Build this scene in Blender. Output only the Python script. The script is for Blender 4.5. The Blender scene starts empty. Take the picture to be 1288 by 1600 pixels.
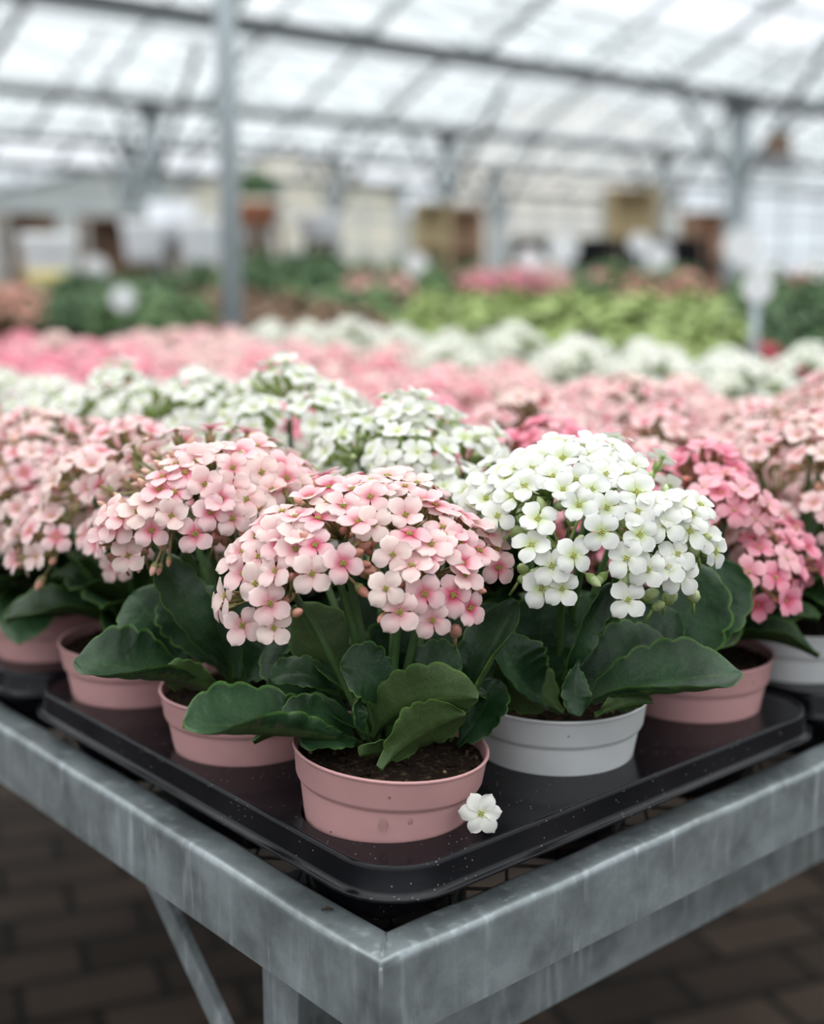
import bpy, math, random
from mathutils import Vector, Matrix
random.seed(7)
S = bpy.context.scene
COL = S.collection
# ------------------------------------------------------------------ camera, world, exposure
F_PX = 2005.0
PITCH = math.atan((800 - 425) / F_PX)
YAW = math.radians(49.0)                       # viewing direction measured from the bench's front rail
CAM = Vector((-0.35, -0.425, 1.07))            # bench corner is the origin of x and y
FW = Vector((math.cos(YAW) * math.cos(PITCH), math.sin(YAW) * math.cos(PITCH), -math.sin(PITCH)))
RT = Vector((math.sin(YAW), -math.cos(YAW), 0))
UP = RT.cross(FW)
cd = bpy.data.cameras.new('camera'); cam = bpy.data.objects.new('camera', cd); COL.objects.link(cam)
cam.location = CAM
cam.matrix_world = Matrix.Translation(CAM) @ Matrix((RT, UP, -FW)).transposed().to_4x4()
cd.sensor_fit = 'VERTICAL'; cd.sensor_height = 36; cd.lens = 36 * F_PX / 1600
cd.clip_start = 0.02; cd.clip_end = 300
cd.dof.use_dof = True; cd.dof.focus_distance = 0.665; cd.dof.aperture_fstop = 3.6
S.camera = cam
S.view_settings.view_transform = 'Standard'; S.view_settings.look = 'None'
S.view_settings.gamma = 1; S.view_settings.use_curve_mapping = False
S.view_settings.exposure = 0.2

w = bpy.data.worlds.new('overcast'); S.world = w; w.use_nodes = True
nt = w.node_tree; nt.nodes.clear()
wo = nt.nodes.new('ShaderNodeOutputWorld'); bg = nt.nodes.new('ShaderNodeBackground')
tc = nt.nodes.new('ShaderNodeTexCoord'); sx = nt.nodes.new('ShaderNodeSeparateXYZ')
rp = nt.nodes.new('ShaderNodeValToRGB'); ns = nt.nodes.new('ShaderNodeTexNoise'); mx = nt.nodes.new('ShaderNodeMixRGB')
nt.links.new(tc.outputs['Generated'], sx.inputs[0]); nt.links.new(sx.outputs['Z'], rp.inputs[0])
rp.color_ramp.elements[0].position = 0.0; rp.color_ramp.elements[0].color = (.23, .24, .255, 1)
rp.color_ramp.elements[1].position = 1.0; rp.color_ramp.elements[1].color = (1.0, 1.0, 1.0, 1)
e = rp.color_ramp.elements.new(.25); e.color = (.285, .297, .315, 1)
ns.inputs['Scale'].default_value = 3; ns.inputs['Detail'].default_value = 4
nt.links.new(tc.outputs['Generated'], ns.inputs['Vector'])
mx.blend_type = 'SOFT_LIGHT'; mx.inputs[0].default_value = .25
nt.links.new(rp.outputs[0], mx.inputs[1]); nt.links.new(ns.outputs['Fac'], mx.inputs[2])
nt.links.new(mx.outputs[0], bg.inputs[0]); nt.links.new(bg.outputs[0], wo.inputs[0])
bg.inputs[1].default_value = 3.6

def at(px, py, d):
    """pixel of the 1288x1600 frame at depth d (m along the viewing axis) -> world point"""
    return CAM + (FW + RT * ((px - 644) / F_PX) + UP * ((800 - py) / F_PX)) * d
def sdir(r, u, c):
    """direction from right / up / towards-camera components"""
    return (RT * r + Vector((0, 0, 1)) * u - FW * c).normalized()
def proj(p):
    v = p - CAM; d = v.dot(FW)
    return 644 + F_PX * v.dot(RT) / d, 800 - F_PX * v.dot(UP) / d, d
def seen(p, m=120, top=-60):
    x, y, d = proj(p)
    return d > .2 and -m < x < 1288 + m and top < y < 1600 + m

# ------------------------------------------------------------------ materials
def mat(name, col, rough=.5, metal=0, spec=.5, noise=None, bump=None, trans=0):
    m = bpy.data.materials.new(name); m.use_nodes = True; n = m.node_tree
    b = n.nodes['Principled BSDF']
    b.inputs['Base Color'].default_value = (*col, 1); b.inputs['Roughness'].default_value = rough
    b.inputs['Metallic'].default_value = metal; b.inputs['Specular IOR Level'].default_value = spec
    if noise:
        sc, col2, lo, hi = noise
        t = n.nodes.new('ShaderNodeTexCoord'); q = n.nodes.new('ShaderNodeTexNoise'); r = n.nodes.new('ShaderNodeValToRGB')
        q.inputs['Scale'].default_value = sc; q.inputs['Detail'].default_value = 5
        n.links.new(t.outputs['Object'], q.inputs['Vector']); n.links.new(q.outputs['Fac'], r.inputs[0])
        r.color_ramp.elements[0].position = lo; r.color_ramp.elements[0].color = (*col, 1)
        r.color_ramp.elements[1].position = hi; r.color_ramp.elements[1].color = (*col2, 1)
        n.links.new(r.outputs[0], b.inputs['Base Color'])
    if bump:
        t = n.nodes.new('ShaderNodeTexCoord'); q = n.nodes.new('ShaderNodeTexNoise'); bp = n.nodes.new('ShaderNodeBump')
        q.inputs['Scale'].default_value = bump[0]; q.inputs['Detail'].default_value = 4
        n.links.new(t.outputs['Object'], q.inputs['Vector']); n.links.new(q.outputs['Fac'], bp.inputs['Height'])
        bp.inputs['Strength'].default_value = bump[1]; bp.inputs['Distance'].default_value = bump[2]
        n.links.new(bp.outputs[0], b.inputs['Normal'])
    return m

def petal_mat(name, edge, mid, core, alt):
    m = bpy.data.materials.new(name); m.use_nodes = True; n = m.node_tree; b = n.nodes['Principled BSDF']; out = n.nodes['Material Output']
    uv = n.nodes.new('ShaderNodeUVMap'); s = n.nodes.new('ShaderNodeSeparateXYZ'); n.links.new(uv.outputs[0], s.inputs[0])
    r = n.nodes.new('ShaderNodeValToRGB'); n.links.new(s.outputs['X'], r.inputs[0])
    cr = r.color_ramp; cr.elements[0].position = .10; cr.elements[0].color = (*core, 1)
    cr.elements[1].position = .95; cr.elements[1].color = (*edge, 1)
    e = cr.elements.new(.42); e.color = (*mid, 1)
    oi = n.nodes.new('ShaderNodeObjectInfo'); ad = n.nodes.new('ShaderNodeMath'); fr = n.nodes.new('ShaderNodeMath')
    ad.operation = 'ADD'; fr.operation = 'FRACT'
    n.links.new(oi.outputs['Random'], ad.inputs[0]); n.links.new(s.outputs['Y'], ad.inputs[1]); n.links.new(ad.outputs[0], fr.inputs[0])
    r2 = n.nodes.new('ShaderNodeValToRGB'); n.links.new(fr.outputs[0], r2.inputs[0])
    r2.color_ramp.elements[0].position = .25; r2.color_ramp.elements[0].color = (0, 0, 0, 1)
    r2.color_ramp.elements[1].position = 1; r2.color_ramp.elements[1].color = (.8, .8, .8, 1)
    x = n.nodes.new('ShaderNodeMixRGB'); n.links.new(r2.outputs[0], x.inputs[0]); n.links.new(r.outputs[0], x.inputs[1]); x.inputs[2].default_value = (*alt, 1)
    n.links.new(x.outputs[0], b.inputs['Base Color'])
    b.inputs['Roughness'].default_value = .55; b.inputs['Specular IOR Level'].default_value = .25
    t = n.nodes.new('ShaderNodeBsdfTranslucent'); n.links.new(x.outputs[0], t.inputs[0])
    ms = n.nodes.new('ShaderNodeMixShader'); ms.inputs[0].default_value = .33
    n.links.new(b.outputs[0], ms.inputs[1]); n.links.new(t.outputs[0], ms.inputs[2]); n.links.new(ms.outputs[0], out.inputs[0])
    return m

def leaf_mat(name, dark, light, edge, rough=.42, vein=.35, spec=.4, tl=.07):
    m = bpy.data.materials.new(name); m.use_nodes = True; n = m.node_tree; b = n.nodes['Principled BSDF']
    uv = n.nodes.new('ShaderNodeUVMap'); s = n.nodes.new('ShaderNodeSeparateXYZ'); n.links.new(uv.outputs[0], s.inputs[0])
    t = n.nodes.new('ShaderNodeTexCoord'); q = n.nodes.new('ShaderNodeTexNoise'); q.inputs['Scale'].default_value = 38; q.inputs['Detail'].default_value = 5
    n.links.new(t.outputs['Object'], q.inputs['Vector'])
    r = n.nodes.new('ShaderNodeValToRGB'); n.links.new(q.outputs['Fac'], r.inputs[0])
    r.color_ramp.elements[0].position = .35; r.color_ramp.elements[0].color = (*dark, 1)
    r.color_ramp.elements[1].position = .72; r.color_ramp.elements[1].color = (*light, 1)
    re = n.nodes.new('ShaderNodeValToRGB'); n.links.new(s.outputs['X'], re.inputs[0])      # x = distance from the midrib
    re.color_ramp.elements[0].position = .0; re.color_ramp.elements[0].color = (vein, vein, vein, 1)
    re.color_ramp.elements[1].position = .98; re.color_ramp.elements[1].color = (.85, .85, .85, 1)
    k = re.color_ramp.elements.new(.05); k.color = (0, 0, 0, 1)
    k = re.color_ramp.elements.new(.90); k.color = (0, 0, 0, 1)
    x = n.nodes.new('ShaderNodeMixRGB'); n.links.new(re.outputs[0], x.inputs[0]); n.links.new(r.outputs[0], x.inputs[1]); x.inputs[2].default_value = (*edge, 1)
    n.links.new(x.outputs[0], b.inputs['Base Color'])
    q5 = n.nodes.new('ShaderNodeTexNoise'); q5.inputs['Scale'].default_value = 900; q5.inputs['Detail'].default_value = 2; n.links.new(t.outputs['Object'], q5.inputs['Vector'])
    x5 = n.nodes.new('ShaderNodeMixRGB'); x5.blend_type = 'OVERLAY'; x5.inputs[0].default_value = .55; n.links.new(x.outputs[0], x5.inputs[1]); n.links.new(q5.outputs['Fac'], x5.inputs[2]); n.links.new(x5.outputs[0], b.inputs['Base Color'])
    tr = n.nodes.new('ShaderNodeBsdfTranslucent'); tr.inputs[0].default_value = (.16, .34, .05, 1); ms = n.nodes.new('ShaderNodeMixShader'); ms.inputs[0].default_value = tl
    n.links.new(b.outputs[0], ms.inputs[1]); n.links.new(tr.outputs[0], ms.inputs[2]); n.links.new(ms.outputs[0], n.nodes['Material Output'].inputs[0])
    b.inputs['Roughness'].default_value = rough; b.inputs['Specular IOR Level'].default_value = spec
    q2 = n.nodes.new('ShaderNodeTexNoise'); q2.inputs['Scale'].default_value = 160; q2.inputs['Detail'].default_value = 3
    n.links.new(t.outputs['Object'], q2.inputs['Vector'])
    bp = n.nodes.new('ShaderNodeBump'); bp.inputs['Strength'].default_value = .6; bp.inputs['Distance'].default_value = .0012
    n.links.new(q2.outputs['Fac'], bp.inputs['Height']); n.links.new(bp.outputs[0], b.inputs['Normal'])
    return m

def galvanised():
    m = bpy.data.materials.new('galvanised_steel'); m.use_nodes = True; n = m.node_tree; b = n.nodes['Principled BSDF']
    t = n.nodes.new('ShaderNodeTexCoord')
    q = n.nodes.new('ShaderNodeTexNoise'); q.inputs['Scale'].default_value = 26; q.inputs['Detail'].default_value = 8; q.inputs['Roughness'].default_value = .62
    mp = n.nodes.new('ShaderNodeMapping'); n.links.new(t.outputs['Object'], mp.inputs[0]); n.links.new(mp.outputs[0], q.inputs['Vector'])
    r = n.nodes.new('ShaderNodeValToRGB'); n.links.new(q.outputs['Fac'], r.inputs[0])
    r.color_ramp.elements[0].position = .36; r.color_ramp.elements[0].color = (.165, .188, .192, 1)
    r.color_ramp.elements[1].position = .66; r.color_ramp.elements[1].color = (.34, .385, .40, 1)
    # whitish runs of zinc oxide, stretched downwards
    m2 = n.nodes.new('ShaderNodeMapping'); m2.inputs['Scale'].default_value = (120, 120, 16); n.links.new(t.outputs['Object'], m2.inputs[0])
    q2 = n.nodes.new('ShaderNodeTexNoise'); q2.inputs['Scale'].default_value = 1; q2.inputs['Detail'].default_value = 4; n.links.new(m2.outputs[0], q2.inputs['Vector'])
    r2 = n.nodes.new('ShaderNodeValToRGB'); n.links.new(q2.outputs['Fac'], r2.inputs[0])
    r2.color_ramp.elements[0].position = .54; r2.color_ramp.elements[0].color = (0, 0, 0, 1)
    r2.color_ramp.elements[1].position = .74; r2.color_ramp.elements[1].color = (.7, .7, .7, 1)
    q4 = n.nodes.new('ShaderNodeTexNoise'); q4.inputs['Scale'].default_value = 14; q4.inputs['Detail'].default_value = 3; n.links.new(t.outputs['Object'], q4.inputs['Vector'])
    r4 = n.nodes.new('ShaderNodeValToRGB'); n.links.new(q4.outputs['Fac'], r4.inputs[0]); r4.color_ramp.elements[0].position = .34; r4.color_ramp.elements[1].position = .58
    mm = n.nodes.new('ShaderNodeMath'); mm.operation = 'MULTIPLY'; n.links.new(r2.outputs[0], mm.inputs[0]); n.links.new(r4.outputs[0], mm.inputs[1])
    x = n.nodes.new('ShaderNodeMixRGB'); n.links.new(mm.outputs[0], x.inputs[0]); n.links.new(r.outputs[0], x.inputs[1]); x.inputs[2].default_value = (.56, .62, .65, 1)
    # brown-grey stains
    q3 = n.nodes.new('ShaderNodeTexNoise'); q3.inputs['Scale'].default_value = 9; q3.inputs['Detail'].default_value = 6; n.links.new(t.outputs['Object'], q3.inputs['Vector'])
    r3 = n.nodes.new('ShaderNodeValToRGB'); n.links.new(q3.outputs['Fac'], r3.inputs[0])
    r3.color_ramp.elements[0].position = .55; r3.color_ramp.elements[0].color = (0, 0, 0, 1)
    r3.color_ramp.elements[1].position = .75; r3.color_ramp.elements[1].color = (.4, .4, .4, 1)
    y = n.nodes.new('ShaderNodeMixRGB'); n.links.new(r3.outputs[0], y.inputs[0]); n.links.new(x.outputs[0], y.inputs[1]); y.inputs[2].default_value = (.16, .15, .125, 1)
    n.links.new(y.outputs[0], b.inputs['Base Color'])
    b.inputs['Metallic'].default_value = .4; b.inputs['Roughness'].default_value = .34
    bp = n.nodes.new('ShaderNodeBump'); bp.inputs['Strength'].default_value = .3; bp.inputs['Distance'].default_value = .001
    n.links.new(q.outputs['Fac'], bp.inputs['Height']); n.links.new(bp.outputs[0], b.inputs['Normal'])
    return m

def brick_floor():
    m = bpy.data.materials.new('brick_paving'); m.use_nodes = True; n = m.node_tree; b = n.nodes['Principled BSDF']
    t = n.nodes.new('ShaderNodeTexCoord'); br = n.nodes.new('ShaderNodeTexBrick')
    mp = n.nodes.new('ShaderNodeMapping'); n.links.new(t.outputs['Object'], mp.inputs[0]); n.links.new(mp.outputs[0], br.inputs['Vector'])
    mp.inputs['Rotation'].default_value = (0, 0, .35)
    br.inputs['Scale'].default_value = 1; br.inputs['Brick Width'].default_value = .21; br.inputs['Row Height'].default_value = .105; br.inputs['Mortar Size'].default_value = .008
    br.inputs['Color1'].default_value = (.040, .028, .021, 1); br.inputs['Color2'].default_value = (.017, .012, .009, 1); br.inputs['Mortar'].default_value = (.004, .004, .003, 1)
    q = n.nodes.new('ShaderNodeTexNoise'); q.inputs['Scale'].default_value = 5; q.inputs['Detail'].default_value = 6; n.links.new(t.outputs['Object'], q.inputs['Vector'])
    x = n.nodes.new('ShaderNodeMixRGB'); x.blend_type = 'OVERLAY'; x.inputs[0].default_value = .6
    n.links.new(br.outputs['Color'], x.inputs[1]); n.links.new(q.outputs['Fac'], x.inputs[2]); n.links.new(x.outputs[0], b.inputs['Base Color'])
    b.inputs['Roughness'].default_value = .8
    bp = n.nodes.new('ShaderNodeBump'); bp.invert = True; bp.inputs['Distance'].default_value = .006; n.links.new(br.outputs['Fac'], bp.inputs['Height']); n.links.new(bp.outputs[0], b.inputs['Normal'])
    return m

def glass_mat(name, tint, gloss=.08, frost=0.0):
    m = bpy.data.materials.new(name); m.use_nodes = True; n = m.node_tree; n.nodes.clear()
    o = n.nodes.new('ShaderNodeOutputMaterial'); t = n.nodes.new('ShaderNodeBsdfTransparent'); g = n.nodes.new('ShaderNodeBsdfGlossy')
    t.inputs[0].default_value = (*tint, 1); g.inputs['Roughness'].default_value = .1
    f = n.nodes.new('ShaderNodeMixShader'); f.inputs[0].default_value = gloss
    n.links.new(t.outputs[0], f.inputs[1]); n.links.new(g.outputs[0], f.inputs[2])
    if frost:
        d = n.nodes.new('ShaderNodeBsdfTranslucent'); d.inputs[0].default_value = (.95, .96, .96, 1)
        k = n.nodes.new('ShaderNodeMixShader'); k.inputs[0].default_value = frost
        n.links.new(f.outputs[0], k.inputs[1]); n.links.new(d.outputs[0], k.inputs[2]); n.links.new(k.outputs[0], o.inputs[0])
    else:
        n.links.new(f.outputs[0], o.inputs[0])
    return m

def pot_mat(name, col, dirt):
    m = mat(name, col, .48, 0, .4, bump=(900, .15, .0002)); n = m.node_tree; b = n.nodes['Principled BSDF']
    t = n.nodes.new('ShaderNodeTexCoord')
    q = n.nodes.new('ShaderNodeTexNoise'); q.inputs['Scale'].default_value = 40; q.inputs['Detail'].default_value = 4; n.links.new(t.outputs['Object'], q.inputs['Vector'])
    r = n.nodes.new('ShaderNodeValToRGB'); n.links.new(q.outputs['Fac'], r.inputs[0])
    r.color_ramp.elements[0].position = .3; r.color_ramp.elements[0].color = (*[c * .9 for c in col], 1)
    r.color_ramp.elements[1].position = .7; r.color_ramp.elements[1].color = (*col, 1)
    v = n.nodes.new('ShaderNodeTexVoronoi'); v.inputs['Scale'].default_value = 95; n.links.new(t.outputs['Object'], v.inputs['Vector'])
    rv = n.nodes.new('ShaderNodeValToRGB'); n.links.new(v.outputs['Distance'], rv.inputs[0])
    rv.color_ramp.elements[0].position = .055; rv.color_ramp.elements[0].color = (1, 1, 1, 1)
    rv.color_ramp.elements[1].position = .09; rv.color_ramp.elements[1].color = (0, 0, 0, 1)
    q2 = n.nodes.new('ShaderNodeTexNoise'); q2.inputs['Scale'].default_value = 22; n.links.new(t.outputs['Object'], q2.inputs['Vector'])
    r3 = n.nodes.new('ShaderNodeValToRGB'); n.links.new(q2.outputs['Fac'], r3.inputs[0])
    r3.color_ramp.elements[0].position = .56; r3.color_ramp.elements[0].color = (0, 0, 0, 1); r3.color_ramp.elements[1].position = .6
    mu = n.nodes.new('ShaderNodeMath'); mu.operation = 'MULTIPLY'; n.links.new(rv.outputs[0], mu.inputs[0]); n.links.new(r3.outputs[0], mu.inputs[1])
    x = n.nodes.new('ShaderNodeMixRGB'); n.links.new(mu.outputs[0], x.inputs[0]); n.links.new(r.outputs[0], x.inputs[1]); x.inputs[2].default_value = (*dirt, 1)
    n.links.new(x.outputs[0], b.inputs['Base Color'])
    return m

PET = {
 'P': petal_mat('pale_pink_petals', (.86, .66, .66), (.82, .49, .52), (.64, .085, .17), (.88, .76, .68)),
 'L': petal_mat('blush_pink_petals', (.88, .68, .68), (.86, .56, .58), (.72, .17, .24), (.88, .74, .66)),
 'W': petal_mat('white_petals', (.80, .805, .775), (.80, .805, .765), (.62, .70, .40), (.82, .82, .77)),
 'H': petal_mat('hot_pink_petals', (.86, .42, .50), (.84, .30, .40), (.72, .10, .20), (.86, .54, .56)),
 'M': petal_mat('rose_pink_petals', (.86, .48, .52), (.84, .37, .43), (.68, .09, .17), (.86, .60, .58)),
 'R': petal_mat('crimson_petals', (.62, .07, .13), (.55, .04, .09), (.42, .02, .05), (.66, .14, .20)),
}
BUD = {k: mat('bud_' + n, c, .5, noise=(120, c2, .35, .7)) for k, n, c, c2 in (
 ('P', 'coral', (.50, .21, .14), (.66, .34, .27)), ('L', 'coral_pale', (.50, .25, .16), (.70, .42, .34)), ('W', 'cream_green', (.36, .46, .16), (.66, .72, .46)),
 ('H', 'coral_dark', (.48, .14, .12), (.60, .26, .20)), ('M', 'coral_mid', (.50, .18, .14), (.64, .30, .24)), ('R', 'crimson', (.35, .04, .05), (.4, .08, .08)))}
CAL = {k: mat('calyx_' + n, c, .5, noise=(150, c2, .35, .7)) for k, n, c, c2 in (
 ('P', 'green_brown', (.17, .22, .06), (.42, .22, .13)), ('L', 'green_tan', (.18, .24, .07), (.42, .28, .15)), ('W', 'light_green', (.22, .34, .07), (.42, .52, .20)),
 ('H', 'brown', (.16, .16, .05), (.36, .14, .10)), ('M', 'brown_green', (.17, .19, .06), (.38, .18, .11)), ('R', 'dark_brown', (.12, .10, .04), (.25, .07, .05)))}
STEM_G = mat('stem_green', (.028, .075, .016), .5, noise=(60, (.055, .115, .028), .3, .7))
CENTRE = mat('yellow_green_stamens', (.42, .40, .07), .6, noise=(900, (.20, .09, .03), .5, .62))
CENTREW = mat('pale_yellow_stamens', (.55, .55, .16), .6, noise=(900, (.30, .26, .05), .5, .65))
LEAF_T = leaf_mat('dark_leaf_top', (.006, .024, .007), (.034, .078, .034), (.07, .16, .03), .36, .15, .30)
LEAF_U = leaf_mat('olive_leaf_underside', (.042, .078, .022), (.065, .108, .034), (.10, .19, .04), .5, .2, .3, .24)
SOIL = mat('potting_soil', (.014, .009, .006), .95, 0, .1, noise=(260, (.085, .055, .035), .52, .75), bump=(300, 1, .002))
PERL = mat('bark_chips', (.22, .14, .09), .9)
POTM = {'pink': pot_mat('pink_plastic', (.60, .33, .325), (.12, .05, .04)), 'white': pot_mat('white_plastic', (.66, .68, .68), (.2, .17, .14))}
TRAYM = mat('black_tray_plastic', (.003, .0035, .005), .17, 0, .22, noise=(14, (.010, .010, .012), .4, .7), bump=(60, .10, .001))
def add_specks(m, scale, thr, colr, gate):
    n = m.node_tree; b = n.nodes['Principled BSDF']; t = n.nodes.new('ShaderNodeTexCoord'); v = n.nodes.new('ShaderNodeTexVoronoi'); v.inputs['Scale'].default_value = scale
    n.links.new(t.outputs['Object'], v.inputs['Vector']); r = n.nodes.new('ShaderNodeValToRGB'); n.links.new(v.outputs['Distance'], r.inputs[0])
    r.color_ramp.elements[0].position = thr; r.color_ramp.elements[0].color = (1, 1, 1, 1); r.color_ramp.elements[1].position = thr*1.5; r.color_ramp.elements[1].color = (0, 0, 0, 1)
    q = n.nodes.new('ShaderNodeTexNoise'); q.inputs['Scale'].default_value = 30; n.links.new(t.outputs['Object'], q.inputs['Vector'])
    g_ = n.nodes.new('ShaderNodeMath'); g_.operation = 'GREATER_THAN'; g_.inputs[1].default_value = gate; n.links.new(q.outputs['Fac'], g_.inputs[0])
    k = n.nodes.new('ShaderNodeMath'); k.operation = 'MULTIPLY'; n.links.new(r.outputs[0], k.inputs[0]); n.links.new(g_.outputs[0], k.inputs[1])
    x = n.nodes.new('ShaderNodeMixRGB'); src = b.inputs['Base Color'].links[0].from_socket
    n.links.new(k.outputs[0], x.inputs[0]); n.links.new(src, x.inputs[1]); x.inputs[2].default_value = (*colr, 1); n.links.new(x.outputs[0], b.inputs['Base Color'])
add_specks(TRAYM, 300, .075, (.26, .25, .23), .50)
GALV = galvanised()
WIRE = mat('dark_wire', (.06, .06, .055), .5, .6)

# ------------------------------------------------------------------ helpers
class MB:
    def __init__(s): s.v = []; s.f = []; s.uv = []; s.m = []
    def add(s, vs, fs, uvs=None, m=0):
        o = len(s.v); s.v += [tuple(x) for x in vs]
        for f in fs:
            s.f.append(tuple(o + i for i in f)); s.m.append(m)
            s.uv.append([uvs[i] for i in f] if uvs else [(0.5, 0)] * len(f))
    def merge(s, other, M, uvoff=0.0):
        o = len(s.v); s.v += [tuple(M @ Vector(x)) for x in other.v]
        for f, u, m in zip(other.f, other.uv, other.m):
            s.f.append(tuple(o + i for i in f)); s.m.append(m); s.uv.append([(a, b + uvoff) for a, b in u])
    def box(s, lo, hi, m=0):
        (a, b, c), (d, e, f) = lo, hi
        s.add([(a,b,c),(d,b,c),(d,e,c),(a,e,c),(a,b,f),(d,b,f),(d,e,f),(a,e,f)], [(0,3,2,1),(4,5,6,7),(0,1,5,4),(1,2,6,5),(2,3,7,6),(3,0,4,7)], m=m)
    def bar(s, p, q, wd, ht, m=0, up=(0, 0, 1)):
        p = Vector(p); q = Vector(q); d = (q - p).normalized(); u = Vector(up)
        if abs(d.dot(u)) > .95: u = Vector((1, 0, 0))
        a = d.cross(u).normalized(); u = a.cross(d)
        vs = [x + a * (i * wd / 2) + u * (j * ht / 2) for x in (p, q) for i, j in ((-1,-1),(1,-1),(1,1),(-1,1))]
        s.add(vs, [(0,1,2,3),(7,6,5,4),(0,4,5,1),(1,5,6,2),(2,6,7,3),(3,7,4,0)], m=m)
    def tube(s, pts, rs, k=6, m=0, cap=True):
        pts = [Vector(p) for p in pts]; vs = []; fs = []
        if not hasattr(rs, '__len__'): rs = [rs] * len(pts)
        ref = None
        for i, p in enumerate(pts):
            d = (pts[min(i + 1, len(pts) - 1)] - pts[max(i - 1, 0)])
            d = d.normalized() if d.length > 1e-9 else Vector((0, 0, 1))
            if ref is None: ref = d.orthogonal().normalized()
            a = (ref - d * ref.dot(d)); a = a.normalized() if a.length > 1e-6 else d.orthogonal().normalized(); ref = a; b = d.cross(a)
            for j in range(k):
                t = 2 * math.pi * j / k; vs.append(p + (a * math.cos(t) + b * math.sin(t)) * rs[i])
        for i in range(len(pts) - 1):
            for j in range(k): fs.append((i*k+j, i*k+(j+1)%k, (i+1)*k+(j+1)%k, (i+1)*k+j))
        if cap: fs.append(tuple(range(k-1, -1, -1))); fs.append(tuple((len(pts)-1)*k + j for j in range(k)))
        s.add(vs, fs, m=m)
    def lathe(s, prof, k=32, m=0, cx=0, cy=0, cap0=False, cap1=False):
        vs = [(cx + r*math.cos(2*math.pi*j/k), cy + r*math.sin(2*math.pi*j/k), z) for r, z in prof for j in range(k)]
        fs = [(i*k+j, i*k+(j+1)%k, (i+1)*k+(j+1)%k, (i+1)*k+j) for i in range(len(prof)-1) for j in range(k)]
        if cap0: fs.append(tuple(range(k-1, -1, -1)))
        if cap1: fs.append(tuple((len(prof)-1)*k + j for j in range(k)))
        s.add(vs, fs, m=m)
    def ball(s, c, r, k=6, rings=4, m=0, axis=None, stretch=1):
        ax = Vector(axis).normalized() if axis is not None else Vector((0, 0, 1)); pts = []; rs = []
        for i in range(rings + 1):
            t = math.pi * i / rings; pts.append(Vector(c) - ax * (math.cos(t) * r * stretch)); rs.append(max(1e-5, math.sin(t) * r))
        s.tube(pts, rs, k, m, cap=False)
    def mesh(s, name, mats, smooth=True):
        me = bpy.data.meshes.new(name); me.from_pydata(s.v, [], s.f)
        ul = me.uv_layers.new(name='UVMap'); flat = [c for u in s.uv for p in u for c in p]; ul.data.foreach_set('uv', flat)
        for x in mats: me.materials.append(x)
        me.polygons.foreach_set('material_index', s.m)
        if smooth: me.polygons.foreach_set('use_smooth', [True] * len(s.f))
        me.update(); return me
    def build(s, name, mats, parent=None, smooth=True):
        if not isinstance(mats, (list, tuple)): mats = [mats]
        return link(name, s.mesh(name, mats, smooth), parent)
def link(name, me, parent=None, M=None):
    o = bpy.data.objects.new(name, me); COL.objects.link(o)
    if parent: o.parent = parent
    if M is not None: o.matrix_local = M
    return o
def tag(o, label, cat, group=None, kind=None):
    o['label'] = label; o['category'] = cat
    if group: o['group'] = group
    if kind: o['kind'] = kind
    return o
def struct(o): o['kind'] = 'structure'; return o
def thing(name, loc, label, cat, group=None, rz=0):
    o = bpy.data.objects.new(name, None); COL.objects.link(o); o.location = loc; o.rotation_euler = (0, 0, rz); o.empty_display_size = .02
    return tag(o, label, cat, group)
def copy_tree(o, parent=None):
    c = o.copy(); COL.objects.link(c)
    if parent: c.parent = parent
    for ch in list(o.children): copy_tree(ch, c)
    return c
def frame_z(p, n, roll=0.0):
    n = Vector(n).normalized(); a = RT - n * RT.dot(n)
    if a.length < .2: a = Vector((0, 0, 1)) - n * n.z
    a.normalize(); b = n.cross(a)
    x = a * math.cos(roll) + b * math.sin(roll); y = n.cross(x)
    return Matrix.Translation(p) @ Matrix((x, y, n)).transposed().to_4x4()
def bez(a, b, c, t): return a * (1-t)**2 + b * (2*t*(1-t)) + c * t*t
ORD = ['first','second','third','fourth','fifth','sixth','seventh','eighth','ninth','tenth','eleventh','twelfth','thirteenth','fourteenth','fifteenth','sixteenth',
       'seventeenth','eighteenth','nineteenth','twentieth','twenty-first','twenty-second','twenty-third','twenty-fourth','twenty-fifth','twenty-sixth','twenty-seventh','twenty-eighth','twenty-ninth','thirtieth']

# ------------------------------------------------------------------ setting: floor, greenhouse
GY = [CAM.y + 7.4 + 4.0 * k for k in range(-4, 4)]       # gutter lines (they run along x)
GZ = CAM.z + 1.60
XA, XB = -7.0, 25.0
BAYR = 1.05
steel_blue = mat('painted_steel', (.34, .39, .41), .5, .3)
steel_dark = mat('weathered_steel', (.10, .115, .115), .6, .3)
f = MB(); f.add([(-40,-40,0),(70,-40,0),(70,80,0),(-40,80,0)], [(0,1,2,3)]); fl_ = struct(f.build('floor', brick_floor(), smooth=False)); fl_.data.materials[0].node_tree.nodes['Principled BSDF'].inputs['Specular IOR Level'].default_value = .12
roofglass = glass_mat('roof_glass', (.93, .95, .95), .05, .12)
wallglass = glass_mat('wall_glass', (.88, .92, .93), .10)
g = MB()
for k in range(len(GY) - 1):
    y0, y1 = GY[k], GY[k+1]; ym = (y0 + y1) / 2
    g.add([(XA, y0, GZ+.08), (XB, y0, GZ+.08), (XB, ym, GZ+BAYR), (XA, ym, GZ+BAYR)], [(0,1,2,3)])
    g.add([(XA, ym, GZ+BAYR), (XB, ym, GZ+BAYR), (XB, y1, GZ+.08), (XA, y1, GZ+.08)], [(0,1,2,3)])
struct(g.build('ceiling', roofglass, smooth=False))
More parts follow.
